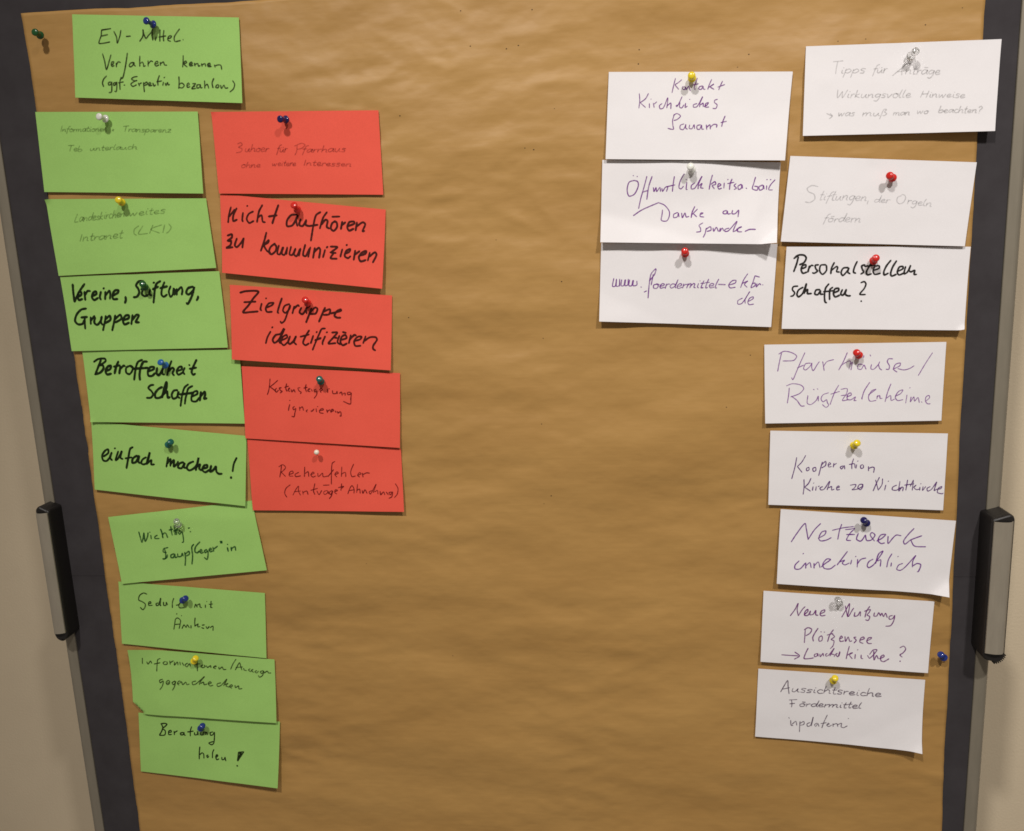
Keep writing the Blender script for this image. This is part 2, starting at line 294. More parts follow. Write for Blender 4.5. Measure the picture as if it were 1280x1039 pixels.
 dict(kind='green', corners=[(-667.4, 1350.4), (-458.7, 1327.5), (-468.7, 1234.5), (-673.8, 1259.2)], depth=(4.4, 4.4, 7.9, 7.4), curls=[], bulge=[], folds=[], bends=[], ink=((0.007, 0.016, 0.0024), 2.97, 0.95),
  label='green card with bold black writing einfach machen!',
  words=[
   [[-6566,13033,-6493,13080,-6487,13128,-6530,13113,-6580,13049,-6573,12985,-6525,12976,-6467,13032],[-6443,13087,-6473,13016,-6449,12983],[-6399,13138,-6385,13144],[-6350,13102,-6400,12983,-6363,13006,-6301,13101,-6329,13014,-6298,12997],[-6141,13155,-6181,13131,-6209,13052,-6261,12873],[-6264,13005,-6172,13019],[-6095,13042,-6158,13003,-6173,12947,-6123,12955,-6071,13034,-6089,12962,-6068,12938]],
   [[-5975,13016,-6029,12985,-6051,12938,-6021,12921,-5968,12944,-5918,13079,-5979,12929,-5934,12960,-5907,12976,-5914,12920,-5873,12919]],
   [[-5674,13012,-5693,12949,-5711,12882],[-5693,12925,-5644,12988,-5656,12892],[-5653,12916,-5598,12971,-5608,12887,-5554,12931,-5543,12954],[-5471,12945,-5530,12922,-5552,12875,-5505,12863,-5456,12929,-5471,12874,-5432,12865],[-5332,12951,-5401,12921,-5432,12865,-5403,12833,-5343,12856,-5288,12911,-5259,12998,-5314,12832],[-5306,12871,-5248,12910,-5263,12855,-5233,12831],[-5222,12854,-5156,12869,-5152,12901,-5193,12894,-5224,12838,-5187,12806,-5127,12837],[-5097,12893,-5119,12813,-5080,12829,-5033,12884],[-5033,12884,-5033,12812,-5004,12783,-4961,12783]],
   [[-4744,12991,-4789,12912,-4816,12809],[-4849,12730,-4838,12730],[-4854,12724,-4837,12722],[-4850,12737,-4836,12735]],
  ]),
 dict(kind='green', corners=[(-662.6, 1219.9), (-460.9, 1240.4), (-448.3, 1146.3), (-653.9, 1126.6)], depth=(4.4, 4.4, 7.9, 7.4), curls=[], bulge=[(0.45, 0.08, 0.2, 0.2, 1.5)], folds=[(0.5, 0.15, 0.1, -1, -0.1)], bends=[], ink=((0.007, 0.0704, 0.013), 2.01, 0.85),
  label='green card tilted upward to the right with dark green writing Wichtig: Baupfleger*in',
  words=[
   [[-6216,11993,-6205,11928,-6189,11849,-6159,11928,-6145,11980],[-6145,11980,-6141,11862,-6100,11927,-6086,11980],[-6051,11947,-6051,11894],[-6062,11986,-6056,11990],[-5959,11946,-5994,11927,-5998,11901,-5938,11901],[-5902,12031,-5889,11979,-5885,11907],[-5886,11953,-5850,11979,-5832,11965,-5818,11913]],
   [[-5753,12069,-5755,12004,-5749,11946],[-5786,12017,-5732,12030],[-5706,12082,-5701,12017,-5709,11952],[-5722,12004,-5661,12023],[-5634,12082,-5673,12030,-5689,11952],[-5630,12010,-5659,11984,-5643,11958,-5612,11997,-5599,11938,-5603,11853,-5624,11847],[-5515,12042,-5495,12048],[-5495,11993,-5484,11995]],
   [[-5829,11775,-5891,11756,-5903,11716,-5858,11703],[-5883,11769,-5871,11703,-5881,11624,-5922,11617],[-5848,11677,-5860,11637,-5909,11611],[-5754,11690,-5796,11670,-5800,11637,-5768,11637,-5742,11683,-5741,11637,-5714,11644],[-5702,11690,-5700,11650,-5653,11657,-5635,11696,-5627,11657]],
   [[-5601,11709,-5598,11624,-5614,11525],[-5598,11683,-5541,11722,-5539,11683,-5588,11657],[-5463,11820,-5494,11781,-5495,11663,-5516,11544],[-5375,11853,-5442,11781,-5456,11716,-5425,11702,-5396,11728],[-5392,11709,-5357,11728,-5368,11748,-5390,11722,-5374,11696,-5340,11709]],
   [[-5289,11748,-5324,11728,-5314,11702,-5279,11728,-5278,11676,-5299,11610,-5335,11637],[-5258,11735,-5224,11748,-5235,11767,-5258,11741,-5241,11715,-5207,11728],[-5201,11780,-5195,11722],[-5191,11754,-5135,11793],[-5095,11858,-5065,11839],[-5081,11865,-5072,11832],[-5091,11835,-5065,11861],[-5001,11773,-4994,11721],[-4996,11816,-4991,11819],[-4948,11780,-4948,11727],[-4944,11760,-4896,11786,-4889,11734]],
  ]),
 dict(kind='green', corners=[(-660.5, 1128.7), (-455.9, 1112.8), (-462.2, 1019.8), (-666.8, 1038.8)], depth=(4.4, 4.4, 6.4, 6.9), curls=[], bulge=[], folds=[], bends=[], ink=((0.0144, 0.0319, 0.0037), 1.71, 0.88),
  label='green card reading Geduld mit Aemtern, dark blue pin beside the word Geduld',
  words=[
   [[-6217,11108,-6261,11125,-6324,11090,-6345,11025,-6301,11002,-6259,10967,-6272,10914,-6305,10886,-6335,10919],[-6212,10973,-6176,10979,-6179,11002,-6204,10991,-6209,10949,-6157,10950],[-6071,10985,-6101,10973,-6099,10946,-6069,10956,-6028,11050,-6046,10950,-6035,10947],[-5994,10997,-5994,10950,-5965,10951,-5954,10992,-5941,10957],[-5843,11051,-5867,10992,-5877,10916]],
   [[-5737,11016,-5778,10963,-5820,10951],[-5784,10963,-5778,10916,-5709,10917],[-5565,10918,-5542,10965,-5524,10924],[-5521,10953,-5484,10971,-5483,10930,-5461,10918],[-5405,10959,-5410,10919],[-5382,11006,-5379,11004],[-5319,11012,-5335,10919],[-5353,10966,-5301,10972],[-5335,10925,-5312,10919]],
   [[-5892,10603,-5870,10686,-5851,10751,-5820,10769,-5783,10734,-5796,10675,-5815,10616],[-5872,10674,-5796,10681],[-5823,10834,-5827,10822],[-5763,10805,-5758,10799],[-5775,10616,-5739,10669,-5714,10634,-5693,10670,-5669,10629],[-5641,10664,-5646,10623]],
   [[-5571,10771,-5585,10700,-5586,10647],[-5584,10659,-5547,10677],[-5540,10689,-5546,10642,-5516,10648],[-5485,10666,-5450,10672],[-5495,10630,-5462,10619],[-5430,10648,-5416,10619,-5384,10649],[-5374,10631,-5331,10655,-5338,10590]],
  ]),
 dict(kind='green', corners=[(-657.0, 1031.7), (-452.0, 1017.1), (-456.2, 925.5), (-662.7, 935.3)], depth=(4.4, 4.4, 9.4, 7.9), curls=[(0, 3.5, 0.22)], bulge=[(0.3, 0.1, 0.15, 0.3, -0.5), (0.2, 0.9, 0.1, 0.2, 1.0)], folds=[(0.14, 0.2, -0.8, -0.6, 0.09)], bends=[(3, 15, 180)], ink=((0.0262, 0.0452, 0.007), 1.62, 0.78),
  label='green card reading Informationen/Aussagen gegenchecken, with its lower left corner bent',
  words=[
   [[-6398,10180,-6410,10092],[-6346,10119,-6333,10084,-6293,10129,-6280,10094],[-6150,10166,-6187,10148,-6206,10068,-6220,9979],[-6246,10085,-6158,10104],[-6078,10123,-6115,10105,-6101,10078,-6057,10088,-6061,10123],[-6017,10132,-6015,10079],[-6012,10106,-5965,10133],[-5950,10116,-5956,10071,-5908,10116,-5904,10072],[-5873,10117,-5870,10073],[-5840,10108,-5820,10065]],
   [[-5764,10101,-5802,10074,-5779,10047,-5739,10092,-5727,10057],[-5622,10146,-5632,9988],[-5664,10084,-5586,10094],[-5545,10077,-5573,10059,-5550,10038,-5513,10060,-5528,10077],[-5495,10069,-5481,10043,-5436,10070,-5431,10040],[-5387,10053,-5352,10062,-5368,10071,-5396,10044,-5364,10027],[-5319,10054,-5314,10024,-5268,10055,-5255,10020,-5217,10020]],
   [[-5061,10171,-5111,10101,-5153,10021],[-5086,10013,-5055,10066,-5016,10119,-5005,10067,-4993,10015],[-5074,10049,-4980,10059],[-4965,10041,-4960,10015,-4927,10007],[-4874,10034,-4901,10016,-4870,9990],[-4832,10026,-4859,10008,-4829,9982],[-4784,10009,-4811,9991,-4787,9974,-4759,10001],[-4691,10010,-4735,9992,-4713,9966,-4684,10002,-4707,9940,-4752,9913,-4766,9939],[-4678,9976,-4633,10002,-4619,9976,-4586,9977]],
   [[-6145,9865,-6191,9846,-6187,9811,-6140,9838,-6158,9767,-6199,9712],[-6101,9803,-6047,9822,-6061,9848,-6099,9821,-6086,9786,-6049,9804],[-5967,9841,-6014,9814,-5991,9787,-5960,9832,-5987,9752,-6018,9706],[-5938,9797,-5883,9825,-5907,9842,-5937,9806,-5915,9780],[-5874,9834,-5862,9789,-5814,9826,-5802,9790,-5766,9800]],
   [[-5666,9846,-5720,9827,-5716,9792,-5672,9801,-5539,9910,-5608,9829,-5621,9793],[-5602,9811,-5557,9830,-5553,9794,-5509,9804],[-5492,9804,-5447,9823,-5462,9840,-5491,9813,-5469,9778,-5425,9788],[-5310,9825,-5364,9806,-5359,9771,-5306,9790,-5219,9879,-5273,9781],[-5254,9799,-5209,9818,-5239,9782,-5198,9765],[-5190,9765,-5145,9783,-5160,9801,-5189,9774,-5158,9748],[-5110,9793,-5106,9758,-5060,9785,-5057,9741,-5014,9747]],
  ]),
 dict(kind='green', corners=[(-657.8, 934.0), (-453.1, 924.9), (-462.5, 828.1), (-665.1, 843.6)], depth=(4.4, 4.4, 10.4, 6.4), curls=[], bulge=[], folds=[(0.75, 0.3, 0.7, 0.7, 0.03)], bends=[], ink=((0.0116, 0.0232, 0.0037), 1.88, 0.9),
  label='green card reading Beratung holen!, lowest card of the left column',
  words=[
   [[-6260,9178,-6244,9123,-6270,9059,-6306,9008],[-6266,9178,-6206,9186,-6177,9174,-6212,9136,-6251,9110],[-6252,9104,-6214,9073,-6228,9010,-6307,9002],[-6163,9049,-6126,9057,-6129,9081,-6161,9068,-6167,9018,-6125,9019],[-6083,9070,-6084,9014],[-6079,9051,-6034,9077]],
   [[-5953,9054,-5991,9041,-5988,9016,-5951,9023,-5941,9055,-5940,9017,-5923,9011],[-5818,9145,-5843,9082,-5853,9001],[-5887,9062,-5802,9077],[-5786,9058,-5785,9021,-5748,9028,-5737,9072],[-5739,9059,-5737,9022],[-5697,9060,-5701,9023,-5666,9024,-5649,9068],[-5630,9074,-5630,9025],[-5627,9050,-5602,9063,-5606,9025]],
   [[-5518,9071,-5555,9058,-5554,9020,-5523,9027,-5495,9065,-5501,8990,-5520,8903,-5552,8877,-5591,8901,-5523,8927]],
   [[-5729,8841,-5744,8759,-5754,8658],[-5743,8721,-5703,8753,-5682,8735,-5683,8672],[-5617,8724,-5637,8711,-5628,8686,-5608,8706],[-5525,8808,-5547,8764,-5557,8682],[-5508,8690,-5476,8716,-5485,8734,-5507,8702,-5494,8658,-5463,8672],[-5418,8698,-5417,8661,-5386,8668,-5371,8700],[-5371,8700,-5363,8643]],
   [[-5167,8780,-5192,8654],[-5089,8789,-5145,8712,-5189,8648],[-5161,8780,-5095,8788],[-5163,8762,-5127,8769,-5168,8711],[-5137,8781,-5178,8673],[-5206,8585,-5194,8582],[-5209,8577,-5192,8575]],
  ]),
 dict(kind='red', corners=[(-460.6, 1723.8), (-257.0, 1714.2), (-257.5, 1618.3), (-460.3, 1629.2)], depth=(4.4, 4.4, 6.9, 6.4), curls=[], bulge=[], folds=[], bends=[(0, 6, 30)], ink=((0.1878, 0.007, 0.0097), 1.38, 0.34),
  label='red card with faint writing, topmost of the red column',
  words=[
   [[-4315,16856,-4272,16867,-4260,16841,-4305,16817,-4265,16796,-4283,16764,-4340,16754],[-4217,16800,-4227,16768,-4209,16758,-4174,16795],[-4174,16795,-4183,16764,-4171,16756],[-4129,16842,-4145,16800,-4162,16759],[-4153,16780,-4122,16796,-4107,16789,-4116,16761,-4102,16759],[-4054,16791,-4086,16781,-4088,16759,-4060,16755,-4041,16778,-4059,16793,-4033,16786],[-4027,16772,-3997,16775,-3983,16786,-4002,16796,-4029,16774,-4022,16751,-3982,16758],[-3962,16786,-3976,16746],[-3968,16767,-3946,16783,-3928,16781]],
   [[-3771,16818,-3793,16808,-3815,16770,-3843,16705],[-3828,16777,-3789,16779],[-3791,16768,-3797,16739,-3782,16734,-3753,16763],[-3754,16763,-3762,16737,-3749,16733],[-3776,16783,-3774,16784],[-3757,16781,-3752,16786],[-3729,16777,-3742,16730],[-3736,16753,-3716,16771,-3701,16769]],
   [[-3616,16794,-3524,16821,-3485,16800,-3529,16764,-3586,16754],[-3581,16805,-3595,16729,-3619,16691],[-3440,16791,-3471,16784,-3495,16745,-3527,16687],[-3516,16754,-3462,16755],[-3396,16744,-3433,16749,-3466,16730,-3459,16714,-3427,16723,-3396,16744,-3412,16719,-3399,16711],[-3376,16747,-3389,16710],[-3383,16728,-3359,16742,-3338,16742],[-3326,16748,-3339,16709],[-3331,16727,-3308,16741,-3286,16742],[-3255,16782,-3272,16743,-3290,16707],[-3279,16725,-3246,16739,-3227,16733,-3238,16708,-3221,16704],[-3136,16738,-3173,16744,-3206,16727,-3198,16706,-3164,16714,-3136,16740,-3149,16710,-3136,16705],[-3115,16742,-3124,16712,-3105,16702,-3066,16738],[-3066,16740,-3075,16710,-3059,16702],[-2991,16732,-3018,16736,-3034,16728,-3006,16716,-3013,16700,-3048,16702]],
   [[-4255,16615,-4284,16603,-4287,16581,-4260,16577,-4240,16600,-4258,16614,-4234,16608],[-4204,16641,-4223,16609,-4234,16572],[-4229,16591,-4199,16607,-4182,16601,-4191,16578,-4180,16573],[-4158,16611,-4170,16574],[-4164,16591,-4133,16607,-4123,16602,-4131,16577,-4117,16574],[-4100,16587,-4068,16588,-4057,16601,-4077,16606,-4101,16589,-4092,16573,-4055,16576]],
   [[-3902,16609,-3900,16581,-3876,16602],[-3876,16603,-3874,16577,-3847,16607],[-3836,16592,-3809,16595,-3800,16605,-3815,16611,-3835,16595,-3828,16578,-3799,16583],[-3781,16603,-3789,16578,-3781,16573],[-3772,16619,-3771,16620],[-3736,16631,-3755,16592,-3757,16574,-3743,16575],[-3762,16608,-3730,16608],[-3731,16583,-3704,16586,-3696,16597,-3712,16603,-3732,16586,-3724,16570,-3695,16576],[-3679,16605,-3689,16568],[-3683,16587,-3668,16602,-3651,16602],[-3650,16580,-3626,16584,-3616,16594,-3632,16599,-3652,16583,-3646,16569,-3614,16572]],
   [[-3490,16628,-3514,16565],[-3474,16596,-3485,16564],[-3478,16582,-3448,16594,-3432,16586,-3438,16567,-3422,16562],[-3373,16616,-3393,16577,-3394,16559,-3373,16559],[-3405,16595,-3359,16594],[-3356,16572,-3320,16573,-3308,16583,-3329,16593,-3355,16573,-3345,16556,-3302,16558],[-3284,16584,-3294,16548],[-3290,16568,-3266,16581,-3245,16577],[-3240,16562,-3205,16562,-3193,16572,-3217,16575,-3243,16563,-3229,16548,-3188,16549],[-3128,16567,-3157,16572,-3171,16564,-3141,16551,-3148,16541,-3181,16541],[-3070,16568,-3098,16571,-3114,16563,-3084,16551,-3091,16537,-3124,16539],[-3062,16550,-3025,16550,-3014,16557,-3038,16564,-3061,16552,-3050,16536,-3008,16538],[-2991,16564,-3003,16530],[-2995,16548,-2963,16559,-2948,16553,-2957,16531,-2942,16526]],
  ]),
 dict(kind='red', corners=[(-460.3, 1628.9), (-256.4, 1601.2), (-265.5, 1508.1), (-465.5, 1534.7)], depth=(4.4, 4.4, 10.4, 9.4), curls=[], bulge=[], folds=[(0.3, 0.5, 0.1, 0.99, 0.03)], bends=[], ink=((0.0545, 0.006, 0.0037), 2.51, 0.93),
  label='red card with bold writing nicht aufhoeren zu kommunizieren',
  words=[
   [[-4478,16129,-4513,16032,-4531,15945],[-4510,16017,-4433,16097],[-4407,16111,-4456,16030,-4464,15962,-4414,15975],[-4332,16055,-4349,15972,-4343,15949],[-4276,16128,-4267,16135],[-4201,16064,-4261,16036,-4292,15977,-4264,15930,-4205,15951],[-4081,16134,-4129,16061,-4166,15934],[-4153,15986,-4102,16014,-4093,15938,-4062,15929],[-3881,16125,-3922,16036,-3975,15910],[-4015,15995,-3909,16006]],
   [[-3669,16003,-3733,15998,-3787,15940,-3793,15872,-3729,15877,-3683,15935,-3653,15994,-3675,15935,-3665,15866],[-3618,15948,-3640,15881,-3601,15864,-3547,15929],[-3550,15937,-3560,15877,-3522,15860],[-3364,16019,-3423,15984,-3465,15865,-3509,15685],[-3522,15860,-3409,15871]],
   [[-3285,16015,-3338,15950,-3389,15824],[-3369,15869,-3309,15926,-3286,15910,-3300,15843,-3270,15819],[-3191,15906,-3233,15878,-3251,15818,-3217,15791,-3173,15838,-3177,15891,-3208,15899],[-3227,15957,-3132,15956],[-3105,15895,-3128,15806],[-3117,15850,-3066,15886],[-3038,15839,-2957,15866,-2963,15889,-3019,15884,-3047,15825,-3027,15786,-2970,15806],[-2924,15880,-2948,15783],[-2936,15828,-2854,15876,-2824,15853,-2862,15772,-2838,15775]],
   [[-4556,15790,-4498,15803,-4502,15765,-4555,15729,-4515,15719,-4528,15674,-4580,15645,-4498,15649],[-4563,15729,-4506,15727],[-4437,15754,-4471,15671,-4449,15647,-4395,15691,-4348,15751],[-4354,15743,-4377,15637]],
   [[-4058,15807,-4092,15709,-4145,15589],[-4106,15656,-4035,15715,-4046,15685,-4097,15656,-4064,15586,-4025,15569],[-3958,15673,-4019,15630,-4041,15569,-4011,15545,-3959,15581,-3945,15635,-3967,15666],[-3912,15648,-3938,15550,-3906,15541,-3866,15624],[-3857,15623,-3881,15548,-3850,15531,-3811,15606],[-3809,15621,-3825,15538],[-3760,15627,-3785,15536,-3753,15527,-3706,15602],[-3706,15602,-3729,15534,-3699,15510,-3651,15592],[-3645,15599,-3669,15512]],
   [[-3582,15643,-3617,15522,-3586,15505,-3530,15595],[-3520,15610,-3555,15492],[-3465,15600,-3495,15479],[-3478,15547,-3417,15598,-3400,15574,-3420,15476],[-3339,15572,-3371,15481],[-3321,15594,-3304,15608],[-3272,15607,-3185,15596,-3262,15538,-3207,15528],[-3278,15539,-3239,15530,-3276,15470,-3197,15459],[-3124,15571,-3155,15480],[-3072,15614,-3061,15621]],
   [[-3088,15516,-3039,15537,-3028,15567,-3078,15546,-3099,15486,-3061,15461,-3027,15483],[-2966,15549,-2991,15436],[-2978,15496,-2911,15539],[-2907,15486,-2842,15506,-2832,15536,-2889,15516,-2925,15464,-2905,15417,-2840,15430],[-2786,15519,-2817,15421],[-2798,15466,-2723,15517,-2706,15486,-2756,15396]],
  ]),
 dict(kind='red', corners=[(-460.1, 1519.6), (-255.7, 1499.2), (-262.3, 1408.1), (-464.4, 1427.2)], depth=(4.4, 4.4, 9.4, 10.4), curls=[], bulge=[], folds=[], bends=[], ink=((0.0545, 0.006, 0.0037), 2.56, 0.93),
  label='red card with bold writing Zielgruppe identifizieren',
  words=[
   [[-4477,15094,-4399,15110,-4239,15100,-4308,15022,-4379,14937,-4457,14852,-4365,14852,-4264,14857],[-4436,14976,-4282,14978],[-4209,14953,-4231,14881,-4217,14866],[-4152,15010,-4143,15017],[-4153,14900,-4081,14927,-4056,14955,-4117,14950,-4161,14893,-4150,14849,-4082,14847],[-3944,15010,-3983,14924,-4014,14837,-4000,14829]],
   [[-3853,14934,-3915,14914,-3944,14857,-3916,14827,-3858,14876,-3846,14919,-3885,14833,-3933,14732,-3974,14704,-3987,14726],[-3795,14903,-3826,14816],[-3813,14867,-3748,14916,-3734,14901],[-3706,14885,-3734,14828,-3698,14805,-3647,14862],[-3598,14904,-3647,14869,-3644,14810]],
   [[-3578,14874,-3607,14809,-3659,14701],[-3598,14823,-3532,14880,-3503,14864,-3531,14807,-3600,14802],[-3405,14875,-3440,14811,-3495,14703],[-3432,14825,-3346,14852,-3359,14794,-3435,14786],[-3343,14801,-3275,14813,-3205,14832,-3212,14847,-3266,14820,-3293,14770,-3258,14747,-3217,14746]],
   [[-4121,14605,-4167,14533,-4193,14459],[-4101,14649,-4090,14660],[-3950,14637,-3994,14572,-4057,14559,-4101,14501,-4081,14463,-4024,14499,-3943,14629,-4018,14484,-4006,14454],[-3987,14490,-3914,14525,-3919,14555,-3967,14534,-3996,14468,-3962,14430,-3912,14466],[-3875,14539,-3905,14466,-3884,14443,-3835,14478,-3799,14536],[-3799,14536,-3828,14463,-3801,14433]],
   [[-3625,14605,-3677,14533,-3715,14453,-3687,14422,-3640,14443],[-3746,14527,-3630,14553],[-3578,14537,-3617,14442],[-3537,14573,-3527,14584],[-3419,14620,-3465,14615,-3500,14557,-3546,14470,-3598,14360],[-3560,14478,-3482,14505],[-3427,14525,-3464,14453,-3466,14423],[-3408,14569,-3397,14576]],
   [[-3340,14567,-3273,14565,-3331,14500,-3389,14436,-3298,14436],[-3323,14507,-3278,14499],[-3246,14527,-3275,14447,-3240,14417],[-3220,14475,-3158,14495,-3170,14532,-3217,14512,-3237,14446,-3210,14408,-3156,14429],[-3204,14570,-3160,14558],[-3102,14530,-3133,14428],[-3122,14472,-3057,14529,-3035,14521],[-3055,14455,-2986,14475,-2969,14504,-3014,14506,-3063,14456,-3053,14397,-2985,14395],[-2916,14510,-2953,14423],[-2936,14452,-2865,14494,-2790,14492,-2777,14462,-2828,14390,-2830,14353,-2802,14331]],
  ]),
 dict(kind='red', corners=[(-454.8, 1417.7), (-252.1, 1403.7), (-257.8, 1309.3), (-459.0, 1324.9)], depth=(5.9, 4.9, 7.9, 6.9), curls=[], bulge=[], folds=[], bends=[], ink=((0.1559, 0.0024, 0.0044), 1.56, 0.8),
  label='red card with thin writing Kostensteigerung ignorieren, teal pin at its top',
  words=[
   [[-4194,14009,-4207,13932,-4225,13860,-4248,13808],[-4095,13986,-4153,13941,-4204,13906],[-4204,13906,-4150,13863,-4131,13837],[-4121,13888,-4139,13863,-4126,13836,-4097,13862],[-4056,13892,-4083,13887,-4071,13856,-4050,13845,-4079,13825],[-3983,13942,-3999,13885,-3987,13844],[-4014,13896,-3959,13910],[-3963,13869,-3946,13884,-3956,13884,-3970,13854,-3950,13843],[-3931,13868,-3924,13837,-3895,13862,-3882,13831]],
   [[-3813,13886,-3840,13882,-3828,13845,-3803,13829,-3815,13809],[-3730,13926,-3745,13880,-3734,13833],[-3766,13880,-3718,13889],[-3711,13853,-3683,13868,-3698,13873,-3717,13843,-3686,13832],[-3668,13862,-3659,13836],[-3605,13861,-3632,13851,-3628,13830,-3601,13840,-3605,13793,-3641,13748]],
   [[-3563,13849,-3541,13870,-3526,13854,-3554,13834,-3545,13818],[-3457,13862,-3461,13816],[-3441,13867,-3436,13862],[-3396,13840,-3394,13804,-3352,13803,-3339,13829,-3337,13798],[-3310,13802,-3283,13817,-3276,13776],[-3264,13796,-3237,13804,-3239,13775],[-3168,13814,-3205,13810,-3202,13784,-3170,13789,-3158,13804,-3169,13732,-3180,13665,-3266,13698]],
   [[-3966,13729,-3955,13726],[-3965,13676,-3980,13635,-3989,13598],[-3904,13649,-3927,13634,-3919,13607,-3891,13623,-3906,13571,-3922,13518,-3953,13524],[-3841,13642,-3840,13595],[-3838,13622,-3804,13642,-3792,13594],[-3738,13604,-3756,13588,-3747,13573],[-3692,13592,-3693,13577],[-3682,13582,-3653,13612],[-3626,13617,-3624,13575],[-3608,13643,-3601,13639]],
   [[-3592,13585,-3532,13599,-3542,13615,-3575,13600,-3583,13564,-3536,13553],[-3490,13599,-3483,13562],[-3482,13578,-3448,13598],[-3440,13571,-3402,13586,-3416,13602,-3439,13582,-3435,13561],[-3381,13581,-3372,13560],[-3355,13575,-3346,13554,-3319,13569,-3309,13558,-3313,13512,-3328,13517]],
  ]),
 dict(kind='red', corners=[(-457.9, 1323.3), (-257.7, 1307.4), (-258.1, 1225.5), (-459.6, 1228.5)], depth=(4.8, 4.4, 8.4, 6.4), curls=[], bulge=[], folds=[], bends=[], ink=((0.1559, 0.0024, 0.0044), 1.38, 0.8),
  label='red card with thin writing Rechenfehler, lowest of the red column',
  words=[
   [[-4155,12880,-4172,12798,-4192,12725],[-4194,12862,-4136,12889,-4103,12852,-4144,12806,-4173,12789],[-4164,12788,-4114,12733],[-4066,12760,-4009,12777,-4016,12805,-4054,12787,-4062,12741,-4013,12737],[-3935,12786,-3984,12759,-3977,12731,-3912,12740],[-3847,12857,-3862,12730],[-3855,12766,-3807,12793,-3804,12729],[-3774,12756,-3727,12774,-3744,12789,-3774,12752,-3749,12723,-3712,12737],[-3681,12773,-3676,12728,-3618,12772,-3612,12727,-3548,12735]],
   [[-3442,12924,-3480,12898,-3500,12771,-3512,12625],[-3549,12726,-3469,12816],[-3456,12752,-3409,12770,-3426,12788,-3456,12752,-3432,12719],[-3358,12851,-3372,12724],[-3365,12760,-3318,12778,-3314,12723],[-3202,12885,-3246,12786,-3233,12722,-3187,12731],[-3159,12739,-3113,12757,-3129,12775,-3159,12739,-3134,12716],[-3094,12766,-3089,12715],[-3086,12748,-3040,12769,-3001,12765]],
   [[-4061,12622,-4120,12577,-4145,12512,-4122,12457],[-4037,12484,-3993,12557,-3952,12603,-3958,12538,-3936,12483],[-4014,12530,-3931,12538],[-3903,12538,-3898,12492],[-3896,12519,-3848,12537,-3834,12491],[-3730,12637,-3757,12536,-3743,12490],[-3793,12546,-3699,12572],[-3711,12536,-3688,12489,-3647,12544]],
   [[-3574,12543,-3621,12526,-3615,12489,-3577,12507,-3565,12534,-3559,12497],[-3622,12612,-3540,12615],[-3510,12543,-3549,12516,-3533,12488,-3502,12534,-3525,12469,-3556,12433],[-3475,12524,-3437,12542,-3464,12551,-3476,12515,-3450,12496],[-3375,12633,-3392,12542],[-3425,12579,-3351,12596,-3381,12569]],
   [[-3305,12495,-3272,12568,-3242,12604,-3218,12558,-3223,12503],[-3283,12540,-3219,12549],[-3168,12621,-3186,12512],[-3184,12539,-3146,12557,-3141,12502],[-3112,12539,-3105,12502,-3075,12547,-3051,12502],[-2985,12537,-3023,12519,-3007,12492,-2925,12619,-2969,12510],[-2951,12519,-2913,12537,-2908,12491],[-2878,12527,-2873,12481,-2834,12518,-2819,12481],[-2798,12517,-2774,12481],[-2726,12516,-2763,12508,-2747,12480,-2717,12516,-2731,12453,-2768,12435],[-2674,12625,-2643,12561,-2657,12488,-2696,12443]],
  ]),
 dict(kind='white', corners=[(11.2, 1740.3), (213.0, 1728.5), (204.5, 1633.4), (5.7, 1645.4)], depth=(4.4, 4.4, 11.4, 9.4), curls=[], bulge=[(0.98, 1.0, 0.3, 0.4, 2.0)], folds=[(0.85, 0.6, 0.6, 0.8, 0.04)], bends=[], ink=((0.1878, 0.0252, 0.2623), 1.24, 0.8),
  label='white card reading Kontakt Kirchliches Bauamt, yellow pin at its top edge',
  words=[
   [[852,17289,833,17220,813,17138],[920,17271,881,17241,847,17224],[847,17220,886,17171],[939,17200,925,17183,944,17163,963,17176,953,17199],[968,17189,971,17161,997,17197,1011,17159,1016,17149]],
   [[1093,17279,1074,17225,1059,17175,1074,17155],[1040,17208,1107,17218],[1151,17192,1117,17185,1109,17162,1136,17156,1157,17187,1160,17159,1179,17154],[1251,17256,1227,17206,1208,17152],[1222,17174,1275,17204,1237,17178,1275,17148],[1370,17230,1347,17185,1328,17140],[1318,17169,1394,17192]],
   [[449,17150,453,17075,442,16991],[551,17144,517,17090,458,17051],[458,17051,516,16996],[560,17036,560,16989],[577,17082,581,17083],[604,17038,613,16990],[614,17028,643,17050],[701,17028,672,17006,681,16972,715,16980,765,17085,754,16978],[759,17001,798,17027,798,16966]],
   [[924,17090,900,17040,866,16985,856,16995,881,17003],[900,17030,895,16979,919,16968,944,17000],[963,17017,958,16971,982,16984],[1006,17054,1011,17057],[1088,17006,1050,16994,1050,16970,1088,16973,1151,17076,1122,17008,1117,16967],[1127,16989,1156,17006,1156,16969],[1166,16968,1199,16985,1214,17008,1185,17000,1180,16963,1219,16961],[1314,17039,1285,17031,1281,17008,1310,16979,1296,16942,1262,16944]],
   [[837,16903,817,16838,822,16762],[827,16894,866,16910,905,16880,866,16845,832,16837],[763,16756,797,16744,826,16743,822,16772]],
   [[943,16793,904,16781,899,16744,933,16732,958,16769,963,16787,963,16745,982,16734],[1006,16780,1001,16743,1031,16737,1055,16778,1060,16735],[1128,16774,1089,16766,1089,16729,1118,16727,1137,16768,1142,16726,1162,16725],[1190,16770,1195,16718],[1195,16742,1229,16768,1234,16721],[1234,16740,1272,16770,1306,16764,1302,16736],[1397,16853,1373,16798,1359,16742],[1349,16785,1412,16796]],
  ]),
